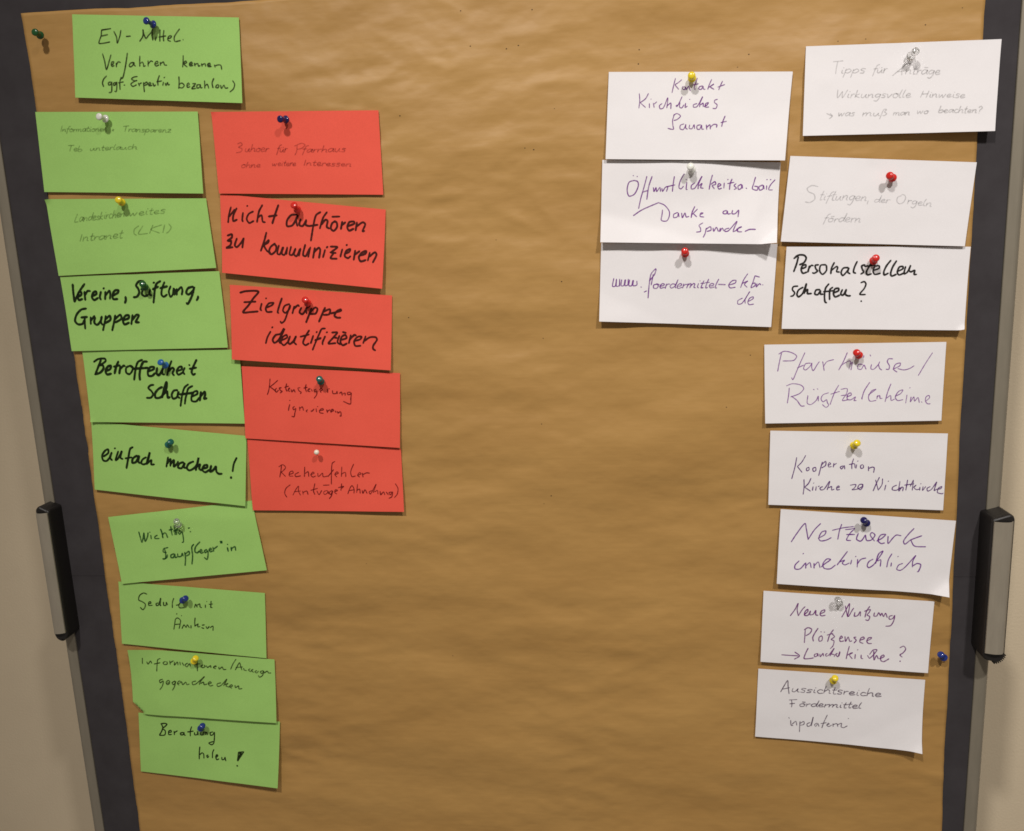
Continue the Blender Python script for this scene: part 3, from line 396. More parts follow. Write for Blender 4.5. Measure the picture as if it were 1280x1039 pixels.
 dict(kind='white', corners=[(2.1, 1645.2), (202.0, 1632.4), (197.3, 1541.8), (-2.1, 1552.3)], depth=(4.4, 4.4, 10.4, 8.4), curls=[(2, 5, 0.25), (1, 2, 0.2)], bulge=[(0.45, 0.1, 0.28, 0.25, 2.6), (0.78, 0.75, 0.12, 0.5, 1.5), (0.25, 1.0, 0.14, 0.25, 1.6), (0.93, 0.35, 0.05, 0.5, -1.0)], folds=[(0.8, 0.3, 0.45, 0.89, 0.09), (0.28, 0.8, -0.25, 0.97, 0.2), (0.92, 0.3, 0.97, 0.25, -0.18)], bends=[(2, 20, 35)], ink=((0.1878, 0.0194, 0.2831), 1.36, 0.82),
  label='creased white card reading Oeffentlichkeitsarbeit Danke an spende, with curling right edge',
  words=[
   [[381,16206,321,16187,298,16100,319,16033,380,16052,425,16138,419,16190,374,16206],[367,16261,373,16257],[412,16248,418,16245],[524,16243,485,16106,454,16005,426,15888],[583,16240,545,16132,521,15987],[470,16070,537,16086],[597,16115,604,16071,627,16114,634,16070,671,16112,678,16068]],
   [[693,16103,701,16067,731,16109,760,16115,745,16064],[835,16228,820,16134,812,16061],[738,16116,842,16133]],
   [[946,16251,901,16174,886,16102,909,16086,938,16114],[975,16155,968,16076,982,16075],[963,16185,972,16187],[1064,16144,1027,16117,1027,16080,1064,16086,1144,16212,1108,16135,1101,16077],[1115,16112,1145,16133,1130,16090,1159,16081]],
   [[1262,16221,1240,16143,1226,16064],[1247,16121,1291,16147,1299,16118,1262,16105,1284,16068],[1321,16088,1358,16108,1335,16124,1321,16095,1336,16063,1365,16072],[1394,16128,1390,16070],[1430,16162,1439,16165],[1481,16167,1460,16118,1453,16053],[1431,16119,1504,16130],[1526,16114,1504,16094,1530,16064,1504,16050],[1584,16104,1548,16085,1555,16048,1584,16061,1591,16097,1599,16060]],
   [[1636,16059,1644,16054],[1743,16176,1722,16105,1708,16048,1760,16031,1766,16067,1730,16076],[1824,16086,1781,16066,1789,16030,1825,16042,1831,16078,1839,16042],[1867,16141,1875,16144],[1907,16139,1916,16142],[1961,16137,1911,16082,1890,16032,1934,16026],[1868,16076,1865,16033]],
   [[364,15810,467,15872,655,15944],[655,15944,722,15912,774,15843,774,15784,744,15734,684,15744,692,15803,699,15861]],
   [[871,15824,826,15804,826,15767,868,15777,878,15816,886,15772],[915,15815,923,15763,953,15813,967,15768,997,15774],[1064,15881,1034,15817,1022,15758],[1027,15788,1094,15851],[1049,15801,1086,15763],[1131,15790,1156,15804,1131,15805,1123,15769,1165,15759]],
   [[1418,15822,1382,15809,1382,15787,1416,15785,1426,15814,1433,15781,1463,15783],[1485,15819,1478,15782,1514,15781,1551,15816,1544,15743]],
   [[1153,15694,1109,15666,1124,15636,1124,15599,1079,15593],[1190,15633,1176,15574,1154,15531],[1183,15619,1235,15646,1242,15609,1198,15596],[1265,15630,1272,15593,1302,15636,1324,15590],[1346,15626,1339,15590,1368,15625,1383,15595],[1442,15622,1398,15609,1398,15587,1435,15593,1530,15692,1487,15583,1531,15596],[1523,15604,1582,15631,1545,15618,1538,15581,1583,15575],[1619,15578,1671,15598,1737,15595]],
  ]),
 dict(kind='white', corners=[(-1.2, 1551.4), (200.3, 1542.2), (194.3, 1447.1), (-5.4, 1460.3)], depth=(4.4, 4.4, 7.4, 6.4), curls=[(3, 2, 0.25)], bulge=[(0.5, 0.05, 0.3, 0.3, 1.0), (0.95, 0.1, 0.12, 0.25, -0.8), (0.12, 0.95, 0.1, 0.15, 1.2)], folds=[(0.2, 0.8, -0.4, 0.9, 0.08)], bends=[], ink=((0.1878, 0.0273, 0.2961), 1.29, 0.8),
  label='white card with purple web address writing www.foerdermittel',
  words=[
   [[128,15100,111,15009,142,15008,159,15091],[159,15084,157,15007,188,15014,197,15090],[197,15082,193,15006],[220,15082,211,15013,242,15012,258,15080],[266,15080,257,15011,288,15018,297,15086],[312,15078,303,15010,334,15008,350,15069],[358,15069,352,15008,395,15014,396,15060],[441,14989,450,14986]],
   [[478,14927,509,14941],[618,15196,564,15137,541,15024,524,14856],[541,15054,602,15128,623,15188],[587,15129,563,15008]],
   [[630,15016,592,15004,592,14970,627,14967,645,14996,626,15019,656,15008],[661,14989,702,14995,717,15010,691,15017,664,14990,671,14967,717,14975],[741,15015,724,14959],[732,14990,757,15010,781,15009],[848,15001,810,15011,781,14985,797,14963,838,14986,874,15059],[863,15030,840,14975,851,14962],[864,14983,902,14985,917,15003,895,15011,864,14986,873,14957,919,14968],[940,15008,926,14957],[934,14982,960,15000,978,15000],[991,15009,973,14958],[984,14987,1014,15007,1025,14999,1008,14958],[1022,14984,1055,15008,1067,14999,1056,14964,1074,14957],[1109,15006,1097,14964,1111,14955],[1124,15035,1129,15034],[1171,15036,1145,14979,1139,14955,1163,14956],[1135,15007,1181,15007],[1225,15051,1197,14983,1192,14952,1213,14955],[1187,15013,1235,15014],[1234,14974,1273,14976,1285,14992,1260,15001,1233,14978,1245,14951,1290,14959],[1340,15048,1309,14985,1303,14948,1320,14947],[1335,14988,1417,14981]],
   [[1462,14975,1529,14996,1536,15026,1492,15020,1455,14976,1470,14942,1530,14946],[1670,15096,1626,15030,1590,14940],[1604,14985,1671,15013,1634,14977,1664,14941],[1752,15070,1730,14996,1709,14936,1753,14957,1753,14987,1723,14981],[1752,15070,1804,15053],[1775,14979,1768,14942,1805,14978,1820,14962],[1839,14965,1845,14961]],
   [[1613,14818,1561,14790,1562,14751,1607,14758,1695,14891,1643,14802,1644,14756],[1681,14778,1733,14807,1733,14829,1696,14815,1674,14771,1689,14740,1741,14745]],
  ]),
 dict(kind='white', corners=[(226.5, 1753.8), (429.3, 1747.9), (425.9, 1653.1), (224.5, 1659.3)], depth=(4.4, 5.9, 11.4, 8.4), curls=[], bulge=[], folds=[(0.8, 0.5, 0.8, 0.5, 0.03)], bends=[], ink=((0.1022, 0.0908, 0.0908), 1.18, 0.26),
  label='white card with very faint writing Tipps fuer Antraege, reaching over the dark right border',
  words=[
   [[2558,17359,2661,17362],[2606,17359,2592,17292,2585,17231],[2658,17268,2650,17238,2666,17232],[2668,17289,2674,17288],[2698,17277,2681,17231,2663,17188],[2689,17258,2728,17274,2750,17254,2713,17232,2686,17241],[2777,17268,2760,17226,2745,17183],[2772,17251,2809,17269,2830,17248,2792,17228,2766,17234],[2901,17264,2871,17269,2853,17256,2886,17240,2877,17222,2843,17224]],
   [[3048,17300,3024,17291,3002,17249,2975,17182],[2987,17257,3031,17260],[3030,17249,3026,17218,3042,17213,3074,17244],[3073,17242,3066,17216,3080,17211],[3046,17264,3048,17265],[3069,17263,3073,17267],[3100,17257,3089,17208],[3095,17231,3116,17252,3133,17251]],
   [[3185,17175,3258,17231,3350,17306],[3337,17300,3285,17250,3281,17176],[3232,17212,3300,17215],[3332,17229,3319,17184],[3329,17207,3361,17226,3371,17219,3366,17188,3378,17183],[3433,17259,3407,17202,3404,17176,3425,17179],[3400,17229,3443,17227],[3449,17218,3437,17173],[3446,17194,3465,17214,3484,17212],[3548,17209,3515,17215,3488,17193,3495,17172,3525,17181,3551,17209,3538,17176,3550,17170],[3514,17240,3553,17235],[3620,17198,3589,17206,3562,17188,3571,17170,3602,17178,3620,17200,3599,17147,3570,17125,3548,17135],[3632,17179,3667,17181,3675,17196,3655,17202,3631,17180,3641,17158,3678,17165]],
   [[2613,17062,2610,16978,2663,17041],[2663,17040,2662,16975,2718,17056],[2730,17012,2718,16980,2735,16971],[2739,17034,2744,17035],[2760,17009,2749,16967],[2756,16989,2776,17007,2795,17006],[2822,17045,2795,16969],[2846,17006,2802,16988,2842,16965],[2870,17003,2861,16971,2881,16963,2916,16996],[2916,16996,2907,16968,2923,16961],[2941,16996,2932,16958],[2940,16977,2970,16994,2983,16988,2977,16961,2991,16959],[3067,16986,3036,16992,3009,16976,3018,16961,3050,16966,3066,16986,3044,16939,3021,16919,2995,16927],[3126,16987,3101,16992,3085,16979,3112,16966,3106,16952,3074,16954],[3139,16986,3144,16949,3187,16983],[3232,16989,3200,16977,3201,16948,3230,16944,3250,16967,3230,16986,3255,16979],[3294,17024,3267,16973,3263,16945,3280,16942],[3328,17021,3303,16974,3299,16944,3317,16944],[3334,16958,3370,16959,3377,16973,3359,16979,3334,16960,3343,16939,3385,16944]],
   [[3513,16997,3484,16929],[3571,16993,3543,16924],[3500,16964,3560,16963],[3589,16957,3581,16930,3592,16926],[3595,16973,3599,16977],[3613,16961,3604,16922],[3610,16939,3639,16958,3649,16951,3644,16925,3659,16922],[3678,16953,3678,16918,3708,16945],[3709,16946,3715,16916,3746,16949],[3759,16928,3789,16930,3799,16941,3780,16946,3757,16930,3767,16915,3805,16919],[3827,16942,3820,16915,3833,16908],[3834,16962,3839,16963],[3891,16938,3867,16945,3854,16933,3879,16920,3873,16905,3842,16907],[3897,16916,3930,16918,3940,16928,3919,16934,3896,16916,3906,16899,3944,16905]],
   [[2498,16818,2555,16787],[2533,16816,2558,16787,2527,16760]],
   [[2628,16819,2629,16783,2654,16810],[2655,16810,2659,16782,2687,16814],[2753,16810,2725,16815,2699,16798,2705,16780,2730,16789,2751,16809,2741,16785,2750,16777],[2798,16808,2778,16810,2766,16801,2788,16790,2782,16777,2755,16778]],
   [[2890,16805,2880,16767],[2885,16786,2916,16801,2928,16796,2915,16767],[2922,16786,2954,16802,2968,16794,2959,16771,2978,16765],[3001,16795,2995,16769,3017,16762,3050,16791],[3050,16789,3044,16766,3062,16763],[3061,16728,3089,16796,3108,16827,3133,16822,3111,16800,3135,16779,3107,16760,3093,16764]],
   [[3212,16790,3203,16756],[3208,16771,3229,16788,3235,16782,3228,16756],[3234,16771,3252,16786,3265,16780,3258,16759,3270,16755],[3326,16781,3301,16785,3281,16770,3286,16754,3309,16763,3329,16779,3320,16759,3327,16755],[3339,16786,3331,16752],[3336,16771,3360,16784,3370,16778,3363,16755,3375,16752]],
   [[3459,16793,3459,16761,3485,16786],[3487,16784,3492,16759,3517,16789],[3558,16786,3531,16778,3531,16757,3555,16757,3568,16774,3554,16787,3575,16781]],
   [[3701,16829,3688,16795,3677,16761,3702,16757,3724,16771,3717,16786,3688,16780],[3733,16769,3761,16771,3770,16781,3754,16786,3734,16770,3742,16753,3774,16757],[3832,16778,3806,16784,3782,16770,3788,16755,3810,16762,3830,16779,3821,16754,3831,16750],[3878,16779,3860,16784,3839,16766,3849,16747,3877,16751],[3905,16815,3890,16779,3881,16746],[3887,16763,3911,16778,3925,16770,3917,16745,3929,16743],[3968,16806,3951,16761,3947,16738,3962,16738],[3943,16780,3976,16781],[3978,16751,4003,16755,4011,16764,3995,16771,3976,16755,3982,16739,4013,16742],[4028,16773,4021,16735],[4025,16753,4047,16768,4060,16763,4053,16737,4066,16734],[4089,16786,4109,16800,4124,16781,4098,16758,4095,16743],[4088,16729,4090,16727]],
  ]),
 dict(kind='white', corners=[(212.4, 1638.8), (412.6, 1621.8), (404.0, 1531.2), (203.2, 1544.7)], depth=(4.4, 4.4, 7.9, 7.4), curls=[], bulge=[(0.3, 0.5, 0.2, 0.6, 1.0)], folds=[], bends=[], ink=((0.1022, 0.0976, 0.1144), 1.21, 0.24),
  label='white card with very faint writing Stiftungen, der Orgeln foerdern',
  words=[
   [[2431,16038,2369,16053,2314,16025,2328,15988,2390,15954,2398,15904,2349,15869,2293,15876]],
   [[2496,15986,2466,15918,2458,15890,2480,15893],[2459,15947,2503,15946],[2513,15930,2499,15896,2514,15889],[2523,15953,2530,15955],[2607,15973,2583,15966,2556,15923,2521,15847],[2537,15927,2587,15931],[2626,15977,2595,15912,2589,15882,2611,15882],[2590,15940,2632,15941],[2638,15923,2626,15886,2644,15880,2681,15919],[2682,15921,2672,15885,2685,15876],[2712,15930,2696,15876],[2706,15903,2740,15928,2754,15920,2742,15881,2757,15875],[2837,15913,2808,15921,2776,15900,2785,15876,2814,15887,2836,15916,2807,15851,2780,15821,2756,15832],[2843,15886,2882,15890,2895,15906,2873,15914,2843,15892,2854,15866,2896,15872],[2916,15908,2902,15859],[2910,15885,2942,15905,2955,15896,2944,15863,2960,15860],[2981,15859,2970,15822]],
   [[3106,15864,3070,15868,3049,15852,3062,15837,3099,15851,3127,15910],[3118,15887,3100,15843,3111,15833],[3120,15847,3155,15851,3164,15861,3146,15866,3121,15850,3130,15832,3170,15834],[3187,15861,3177,15823],[3183,15845,3202,15858,3222,15855]],
   [[3342,15897,3301,15881,3293,15838,3322,15809,3364,15823,3386,15871,3372,15902,3342,15909],[3420,15847,3408,15804],[3413,15827,3434,15839,3454,15837],[3510,15827,3484,15834,3458,15817,3466,15801,3494,15806,3510,15825,3493,15778,3469,15757,3444,15770],[3522,15804,3557,15802,3566,15815,3547,15820,3523,15807,3531,15784,3569,15785],[3608,15847,3583,15804,3583,15778,3600,15774],[3619,15807,3609,15771],[3614,15788,3643,15804,3659,15796,3650,15769,3666,15762]],
   [[2579,15731,2551,15724,2526,15683,2495,15617],[2510,15689,2557,15691],[2591,15685,2557,15674,2556,15646,2586,15645,2604,15665,2588,15684,2614,15676],[2581,15702,2615,15702],[2629,15676,2615,15636],[2623,15658,2643,15674,2664,15670],[2728,15679,2694,15683,2666,15659,2680,15640,2718,15662,2755,15731],[2744,15704,2720,15653,2729,15640],[2741,15654,2775,15662,2790,15675,2766,15683,2739,15658,2750,15635,2790,15642],[2810,15677,2799,15628],[2805,15654,2828,15672,2849,15673],[2856,15673,2842,15625],[2852,15648,2883,15669,2897,15660,2886,15632,2902,15626]],
  ]),
 dict(kind='white', corners=[(210.2, 1538.6), (411.8, 1530.4), (407.7, 1437.1), (205.9, 1444.9)], depth=(4.4, 4.4, 10.4, 8.4), curls=[], bulge=[], folds=[(0.4, 0.2, -0.2, -1, 0.04)], bends=[(2, 8, 50)], ink=((0.0194, 0.016, 0.0144), 2.12, 0.96),
  label='white card with bold black writing Personalstellen schaffen ?',
  words=[
   [[2186,15249,2235,15285,2298,15282,2323,15250,2300,15200,2250,15176],[2235,15266,2218,15190,2187,15100],[2276,15131,2320,15148,2319,15174,2282,15162,2270,15118,2290,15079,2334,15090],[2361,15159,2346,15090],[2352,15121,2382,15165,2403,15160],[2463,15168,2426,15163,2433,15125,2452,15098,2416,15074,2397,15081]],
   [[2544,15165,2488,15161,2477,15098,2510,15058,2552,15101,2550,15158],[2637,15187,2608,15124,2601,15061],[2608,15099,2663,15141,2676,15128,2665,15084,2696,15077],[2794,15124,2738,15119,2715,15069,2735,15037,2783,15086,2800,15117,2789,15073,2815,15053],[2890,15190,2862,15127,2852,15071,2877,15057],[2978,15148,2942,15137,2949,15099,2963,15066,2933,15046]],
   [[3057,15189,3028,15134,2994,15065,3008,15033,3050,15044],[2973,15129,3090,15144],[3074,15081,3134,15104,3133,15130,3090,15125,3068,15075,3088,15036,3149,15047],[3260,15188,3213,15127,3185,15058,3193,15026,3235,15044],[3321,15179,3281,15111,3260,15036,3274,15011,3322,15028]],
   [[3333,15059,3393,15088,3391,15113,3355,15108,3333,15053,3353,15020,3401,15037],[3422,15112,3408,15031,3443,15048,3477,15123,3461,15067,3480,15047],[3480,15047,3522,15064,3518,15020,3545,15019]],
   [[2237,14934,2187,14929,2175,14897,2201,14858,2183,14826,2155,14820],[2294,14919,2244,14888,2227,14837,2246,14811,2290,14848,2331,14956,2308,14847],[2308,14860,2345,14891,2346,14846,2390,14844],[2483,14886,2440,14881,2428,14837,2460,14829,2490,14873,2491,14834,2523,14833]],
   [[2582,14947,2546,14897,2536,14807,2544,14742,2561,14732],[2627,14907,2596,14882,2592,14831,2594,14767],[2522,14859,2634,14868],[2635,14842,2691,14866,2690,14892,2652,14887,2635,14836,2655,14797,2705,14814],[2734,14877,2717,14827,2742,14813,2778,14876,2767,14825,2793,14805,2826,14803]],
   [[2937,14947,2973,14958,2993,14932,2976,14881,2929,14817,2991,14811],[2944,14742,2948,14739],[2942,14737,2951,14734]],
  ]),
 dict(kind='white', corners=[(187.4, 1426.3), (391.6, 1423.6), (390.3, 1331.6), (189.2, 1332.3)], depth=(4.4, 4.4, 7.4, 8.4), curls=[], bulge=[], folds=[], bends=[], ink=((0.2232, 0.0296, 0.3325), 1.18, 0.7),
  label='white card with large thin writing Pfarrhaeuser / Ruestzeitenheime',
  words=[
   [[2071,14155,2050,14058,2031,13944],[2040,14148,2102,14179,2189,14160,2245,14118,2214,14070,2089,14065],[2338,14156,2293,14051,2241,13922,2207,13841,2191,13866],[2256,13979,2326,14010],[2403,14032,2349,14026,2327,13969,2351,13952,2404,14000,2419,14032,2420,13975,2437,13942,2482,14014,2504,14046]],
   [[2543,14045,2553,13988,2562,13938],[2553,13988,2590,14043,2667,14066]],
   [[2820,14142,2777,14038,2726,13942],[2747,13991,2808,14030,2854,14044,2842,13948],[2855,14004,2878,14028,2865,13939],[2995,14000,2948,14002,2942,13953,2981,13944,3010,13992,3035,13943],[3006,14105,3004,14081],[3075,14111,3083,14095],[3095,13998,3089,13949,3120,13940,3172,13996,3186,14027],[3172,13996,3189,13947,3213,13930]],
   [[3331,14056,3285,14057,3271,14025,3296,13976,3290,13936,3259,13937],[3336,13935,3411,13973,3417,14005,3364,13991,3344,13935,3383,13901],[3389,13941,3459,13924,3520,13938,3571,13969],[3769,14116,3699,13998,3623,13855]],
   [[2167,13743,2161,13661,2147,13562],[2134,13769,2205,13792,2300,13773,2333,13731,2287,13674,2185,13635],[2193,13644,2257,13592,2306,13525,2346,13524],[2382,13648,2376,13557,2416,13539,2478,13588,2500,13637,2502,13579],[2443,13720,2453,13714],[2487,13728,2496,13719]],
   [[2617,13675,2555,13652,2533,13603,2557,13569,2596,13593,2605,13560,2621,13527,2591,13502,2550,13536],[2731,13763,2687,13682,2658,13600,2637,13535],[2641,13658,2742,13689],[2756,13713,2826,13720,2821,13662,2776,13581,2839,13588],[2759,13639,2829,13646],[2822,13621,2876,13645,2867,13669,2837,13654,2831,13596,2870,13587,2923,13619,2909,13578,2933,13578]],
   [[3080,13787,3022,13690,2995,13593],[2994,13609,3001,13589],[3070,13640,3123,13680,3153,13704,3107,13688,3071,13616,3089,13566,3158,13573],[3172,13630,3166,13589],[3165,13614,3195,13629,3204,13596,3227,13596]],
   [[3320,13765,3286,13668,3260,13554],[3274,13595,3319,13626,3329,13569,3367,13584],[3373,13617,3433,13648,3455,13689,3409,13673,3374,13609,3399,13567,3460,13574],[3504,13630,3493,13533],[3530,13711,3539,13714],[3551,13605,3546,13548,3582,13604,3592,13555,3628,13595,3646,13537]],
   [[3669,13545,3677,13537],[3722,13552,3759,13592,3750,13617,3720,13601,3715,13552,3739,13519,3770,13518]],
  ]),
 dict(kind='white', corners=[(196.1, 1322.5), (399.4, 1315.4), (397.9, 1222.4), (194.9, 1230.7)], depth=(4.4, 4.4, 7.9, 6.9), curls=[], bulge=[], folds=[], bends=[], ink=((0.107, 0.0144, 0.1878), 1.29, 0.84),
  label='white card reading Kooperation Kirche Nichtkirche, yellow pin above the writing',
  words=[
   [[2273,12892,2254,12773,2219,12630],[2377,12915,2334,12836,2283,12781],[2283,12781,2338,12709],[2418,12771,2389,12756,2394,12727,2419,12739,2418,12768],[2493,12770,2463,12755,2472,12720,2498,12730,2497,12767],[2573,12833,2553,12754,2533,12666],[2559,12793,2610,12840,2611,12792,2568,12761],[2641,12792,2670,12807,2655,12824,2641,12800,2649,12771,2679,12776],[2707,12815,2701,12767],[2705,12791,2737,12814]],
   [[2812,12782,2783,12766,2798,12742,2827,12782,2835,12742],[2934,12867,2915,12796,2917,12741],[2885,12797,2944,12804,2953,12756],[2971,12795,2964,12748],[2980,12835,2987,12839],[3040,12794,3016,12779,3023,12747,3049,12755,3048,12786],[3107,12770,3110,12715],[3111,12746,3152,12761,3174,12753,3169,12695]],
   [[2362,12620,2365,12532,2356,12436],[2444,12635,2416,12572,2372,12524],[2372,12524,2441,12475],[2470,12531,2463,12483],[2473,12571,2479,12579],[2507,12531,2501,12482],[2529,12530,2544,12538],[2582,12530,2552,12514,2561,12490,2598,12497,2662,12593,2635,12489],[2650,12513,2686,12529,2688,12488,2717,12496],[2746,12512,2776,12520,2768,12536,2746,12520,2750,12488,2784,12492]],
   [[2902,12542,2968,12549,2955,12510,2926,12486,2985,12493,3043,12525,3049,12549,3012,12549,2992,12509,3022,12485,3050,12525,3042,12549]],
   [[3238,12634,3204,12555,3171,12467],[3195,12603,3230,12475],[3230,12475,3271,12546,3275,12617],[3315,12538,3303,12474],[3339,12582,3347,12588],[3440,12536,3397,12513,3391,12481,3436,12473,3486,12504],[3475,12583,3466,12464,3500,12512,3515,12504,3510,12464]],
   [[3562,12598,3546,12472],[3628,12597,3595,12519],[3528,12535,3637,12550],[3628,12590,3619,12471],[3625,12503,3660,12534,3640,12502,3670,12478,3699,12486],[3705,12510,3704,12470],[3710,12549,3717,12552],[3741,12517,3736,12470,3770,12517],[3821,12516,3786,12493,3795,12461,3837,12484,3891,12571,3867,12468,3896,12484],[3896,12484,3939,12491,3952,12515,3917,12499,3905,12444,3957,12428,3971,12436]],
  ]),
 dict(kind='white', corners=[(210.2, 1224.2), (414.6, 1208.1), (407.4, 1115.8), (206.0, 1130.0)], depth=(4.4, 4.4, 10.4, 8.4), curls=[(2, 3.5, 0.18)], bulge=[(0.7, 0.9, 0.15, 0.3, -1.0)], folds=[(0.3, 0.5, -0.5, 0.8, 0.03)], bends=[(2, 20, 22)], ink=((0.162, 0.0116, 0.2874), 1.46, 0.85),
  label='white card with large purple writing Netzwerk, lower right corner curling up',
  words=[
   [[2231,11829,2297,11935,2392,12059,2408,11995,2432,11858],[2432,11858,2506,11980,2577,12058],[2551,11873,2627,11918,2640,11964,2591,11949,2558,11873,2580,11840,2650,11850,2705,11880]],
   [[2825,12046,2800,11963,2783,11857],[2716,11971,2841,12001,2965,12015],[2869,11978,2938,11985,2980,11992,2926,11932,2887,11849,2936,11841],[2885,11917,2982,11917]],
   [[3023,11932,3005,11856,3055,11833,3107,11909],[3107,11909,3124,11841,3179,11848,3218,11908,3182,11939,3163,11909,3214,11833],[3242,11833,3303,11870,3342,11915,3287,11908,3255,11840,3292,11802,3333,11810]],
   [[3371,11893,3374,11802,3427,11870,3466,11907,3522,11899],[3668,11989,3603,11914,3552,11832,3568,11794,3634,11846,3761,11898],[3634,11846,3679,11771,3809,11760]],
   [[2326,11590,2278,11536,2279,11490,2336,11490,2398,11559],[2371,11678,2379,11684],[2405,11567,2406,11498],[2408,11529,2454,11567,2470,11505],[2504,11559,2505,11498],[2507,11528,2553,11575,2576,11505],[2590,11513,2631,11552,2700,11605,2657,11613,2610,11552,2625,11498,2696,11490,2758,11536]],
   [[2899,11704,2846,11628,2779,11536],[2813,11574,2868,11597],[2868,11590,2841,11559,2870,11536,2925,11559],[2952,11597,2940,11544],[2995,11636,3003,11643],[3022,11605,3018,11505],[3021,11551,3063,11605,3119,11620]],
   [[3203,11605,3155,11574,3136,11521,3158,11498,3219,11544,3317,11704,3269,11673,3233,11551],[3259,11582,3293,11597,3290,11513],[3422,11673,3383,11597,3367,11505],[3420,11559,3415,11513],[3490,11635,3498,11642]],
   [[3551,11551,3504,11528,3486,11475,3528,11463,3581,11505,3698,11650,3667,11581,3664,11505],[3670,11521,3717,11551,3759,11536,3736,11452,3722,11447]],
  ]),
 dict(kind='white', corners=[(191.5, 1118.2), (395.4, 1104.9), (390.9, 1012.4), (188.5, 1024.5)], depth=(4.4, 4.4, 9.4, 7.9), curls=[], bulge=[(0.3, 0.3, 0.2, 0.6, 1.0)], folds=[], bends=[], ink=((0.1812, 0.0176, 0.2051), 1.44, 0.82),
  label='white card reading Neue Nutzung Ploetzensee, with a small arrow drawn on it',
  words=[
   [[2242,10859,2298,10944,2334,11022,2323,10944,2338,10860],[2338,10860,2387,10945,2418,10980],[2408,10874,2452,10917,2451,10945,2420,10917,2415,10867,2453,10867,2484,10924],[2484,10924,2479,10875,2517,10882,2548,10932,2549,10875,2575,10868],[2606,10890,2650,10911,2656,10939,2618,10925,2600,10883,2620,10861,2664,10869]],
   [[2863,10842,2910,10934,2952,11018,2948,10941,2932,10849],[2902,10990,2917,10920,2939,10850,2986,10934,3004,10962],[3019,10906,3014,10857,3052,10864,3082,10914,3084,10858],[3193,10984,3157,10921,3141,10844],[3132,10921,3201,10943,3189,10907,3166,10872,3198,10851,3181,10802,3149,10809]],
   [[3253,10901,3248,10859,3280,10859,3303,10901,3323,10866],[3324,10859,3341,10894,3362,10852,3385,10895,3406,10839],[3468,10867,3431,10853,3432,10818,3470,10825,3493,10867,3484,10797,3449,10734,3392,10726]],
   [[2426,10683,2422,10590,2418,10504],[2413,10675,2458,10704,2503,10683,2485,10633,2435,10597],[2580,10698,2543,10634,2519,10576,2527,10526],[2628,10599,2596,10577,2597,10527,2629,10535,2634,10585,2615,10599],[2613,10651,2621,10649],[2654,10649,2662,10646],[2766,10678,2723,10607,2700,10521],[2691,10607,2761,10629],[2755,10621,2782,10586,2744,10550,2777,10529,2766,10464,2735,10428]],
   [[2847,10558,2878,10573,2865,10594,2846,10565,2854,10523,2899,10530],[2909,10587,2918,10523,2948,10581,2969,10524,2994,10531],[3043,10581,3018,10574,3045,10539,3021,10503],[3090,10539,3140,10561,3132,10582,3101,10568,3090,10518,3129,10497],[3172,10533,3216,10555,3228,10576,3190,10569,3173,10526,3193,10498,3231,10498]],
   [[2142,10342,2234,10336,2344,10330],[2304,10380,2361,10330,2300,10286]],
   [[2465,10432,2434,10360,2419,10295,2494,10296,2533,10304],[2576,10362,2544,10347,2548,10318,2577,10333,2583,10362,2590,10326],[2609,10355,2616,10319,2647,10363,2655,10327],[2699,10363,2680,10349,2687,10327,2719,10342,2780,10429,2732,10328],[2750,10357,2789,10343,2784,10321],[2821,10365,2802,10350,2829,10322,2852,10387,2841,10329]],
   [[2965,10460,2943,10366,2930,10294],[2937,10337,2981,10367,3006,10374,2969,10345,3003,10295],[3039,10353,3035,10296],[3062,10411,3071,10414],[3110,10347,3111,10304,3131,10297],[3186,10340,3213,10305,3298,10413,3253,10413,3211,10355],[3260,10399,3265,10284,3294,10342,3315,10299],[3328,10299,3384,10329,3377,10350,3346,10328,3348,10278,3380,10264,3442,10301]],
   [[3569,10445,3612,10467,3639,10431,3610,10381,3573,10352,3600,10324],[3573,10277,3581,10271],[3571,10268,3578,10265]],
  ]),
 dict(kind='white', corners=[(186.8, 1012.7), (390.0, 1000.5), (386.4, 907.0), (183.8, 918.5)], depth=(4.4, 4.4, 10.4, 6.4), curls=[(2, 3, 0.22)], bulge=[(0.75, 0.6, 0.15, 0.5, 1.2)], folds=[(0.8, 0.7, 0.5, 0.85, 0.07)], bends=[(2, 14, 12)], ink=((0.0976, 0.0545, 0.107), 1.28, 0.7),
  label='white card reading Aussichtsreiche Foerdermittel updaten, lowest card on the right',
  words=[
   [[2148,9813,2187,9892,2232,9970,2239,9892,2253,9789],[2171,9852,2257,9873]],
   [[2301,9866,2291,9825,2320,9817,2365,9861],[2363,9863,2355,9824,2378,9814],[2463,9861,2425,9867,2406,9853,2446,9834,2435,9812,2394,9816],[2539,9848,2502,9854,2482,9842,2521,9825,2514,9812,2469,9811],[2567,9853,2557,9815,2578,9810],[2576,9876,2583,9878],[2669,9845,2636,9854,2600,9831,2620,9804,2668,9807],[2710,9903,2691,9856,2679,9807],[2687,9830,2727,9853,2750,9843,2745,9808,2763,9806],[2820,9886,2798,9824,2801,9799,2829,9799],[2781,9851,2841,9852],[2911,9847,2874,9854,2854,9837,2897,9818,2886,9799,2842,9803],[2932,9845,2923,9797],[2927,9822,2957,9838,2981,9838],[2991,9811,3038,9815,3052,9829,3021,9835,2989,9814,3005,9792,3062,9797],[3091,9832,3082,9795,3103,9786],[3103,9857,3107,9856],[3195,9821,3157,9830,3127,9808,3143,9787,3192,9790],[3232,9886,3214,9833,3203,9784],[3208,9810,3249,9827,3273,9821,3270,9785,3287,9782],[3307,9799,3352,9802,3369,9815,3336,9825,3305,9800,3323,9778,3377,9785]],
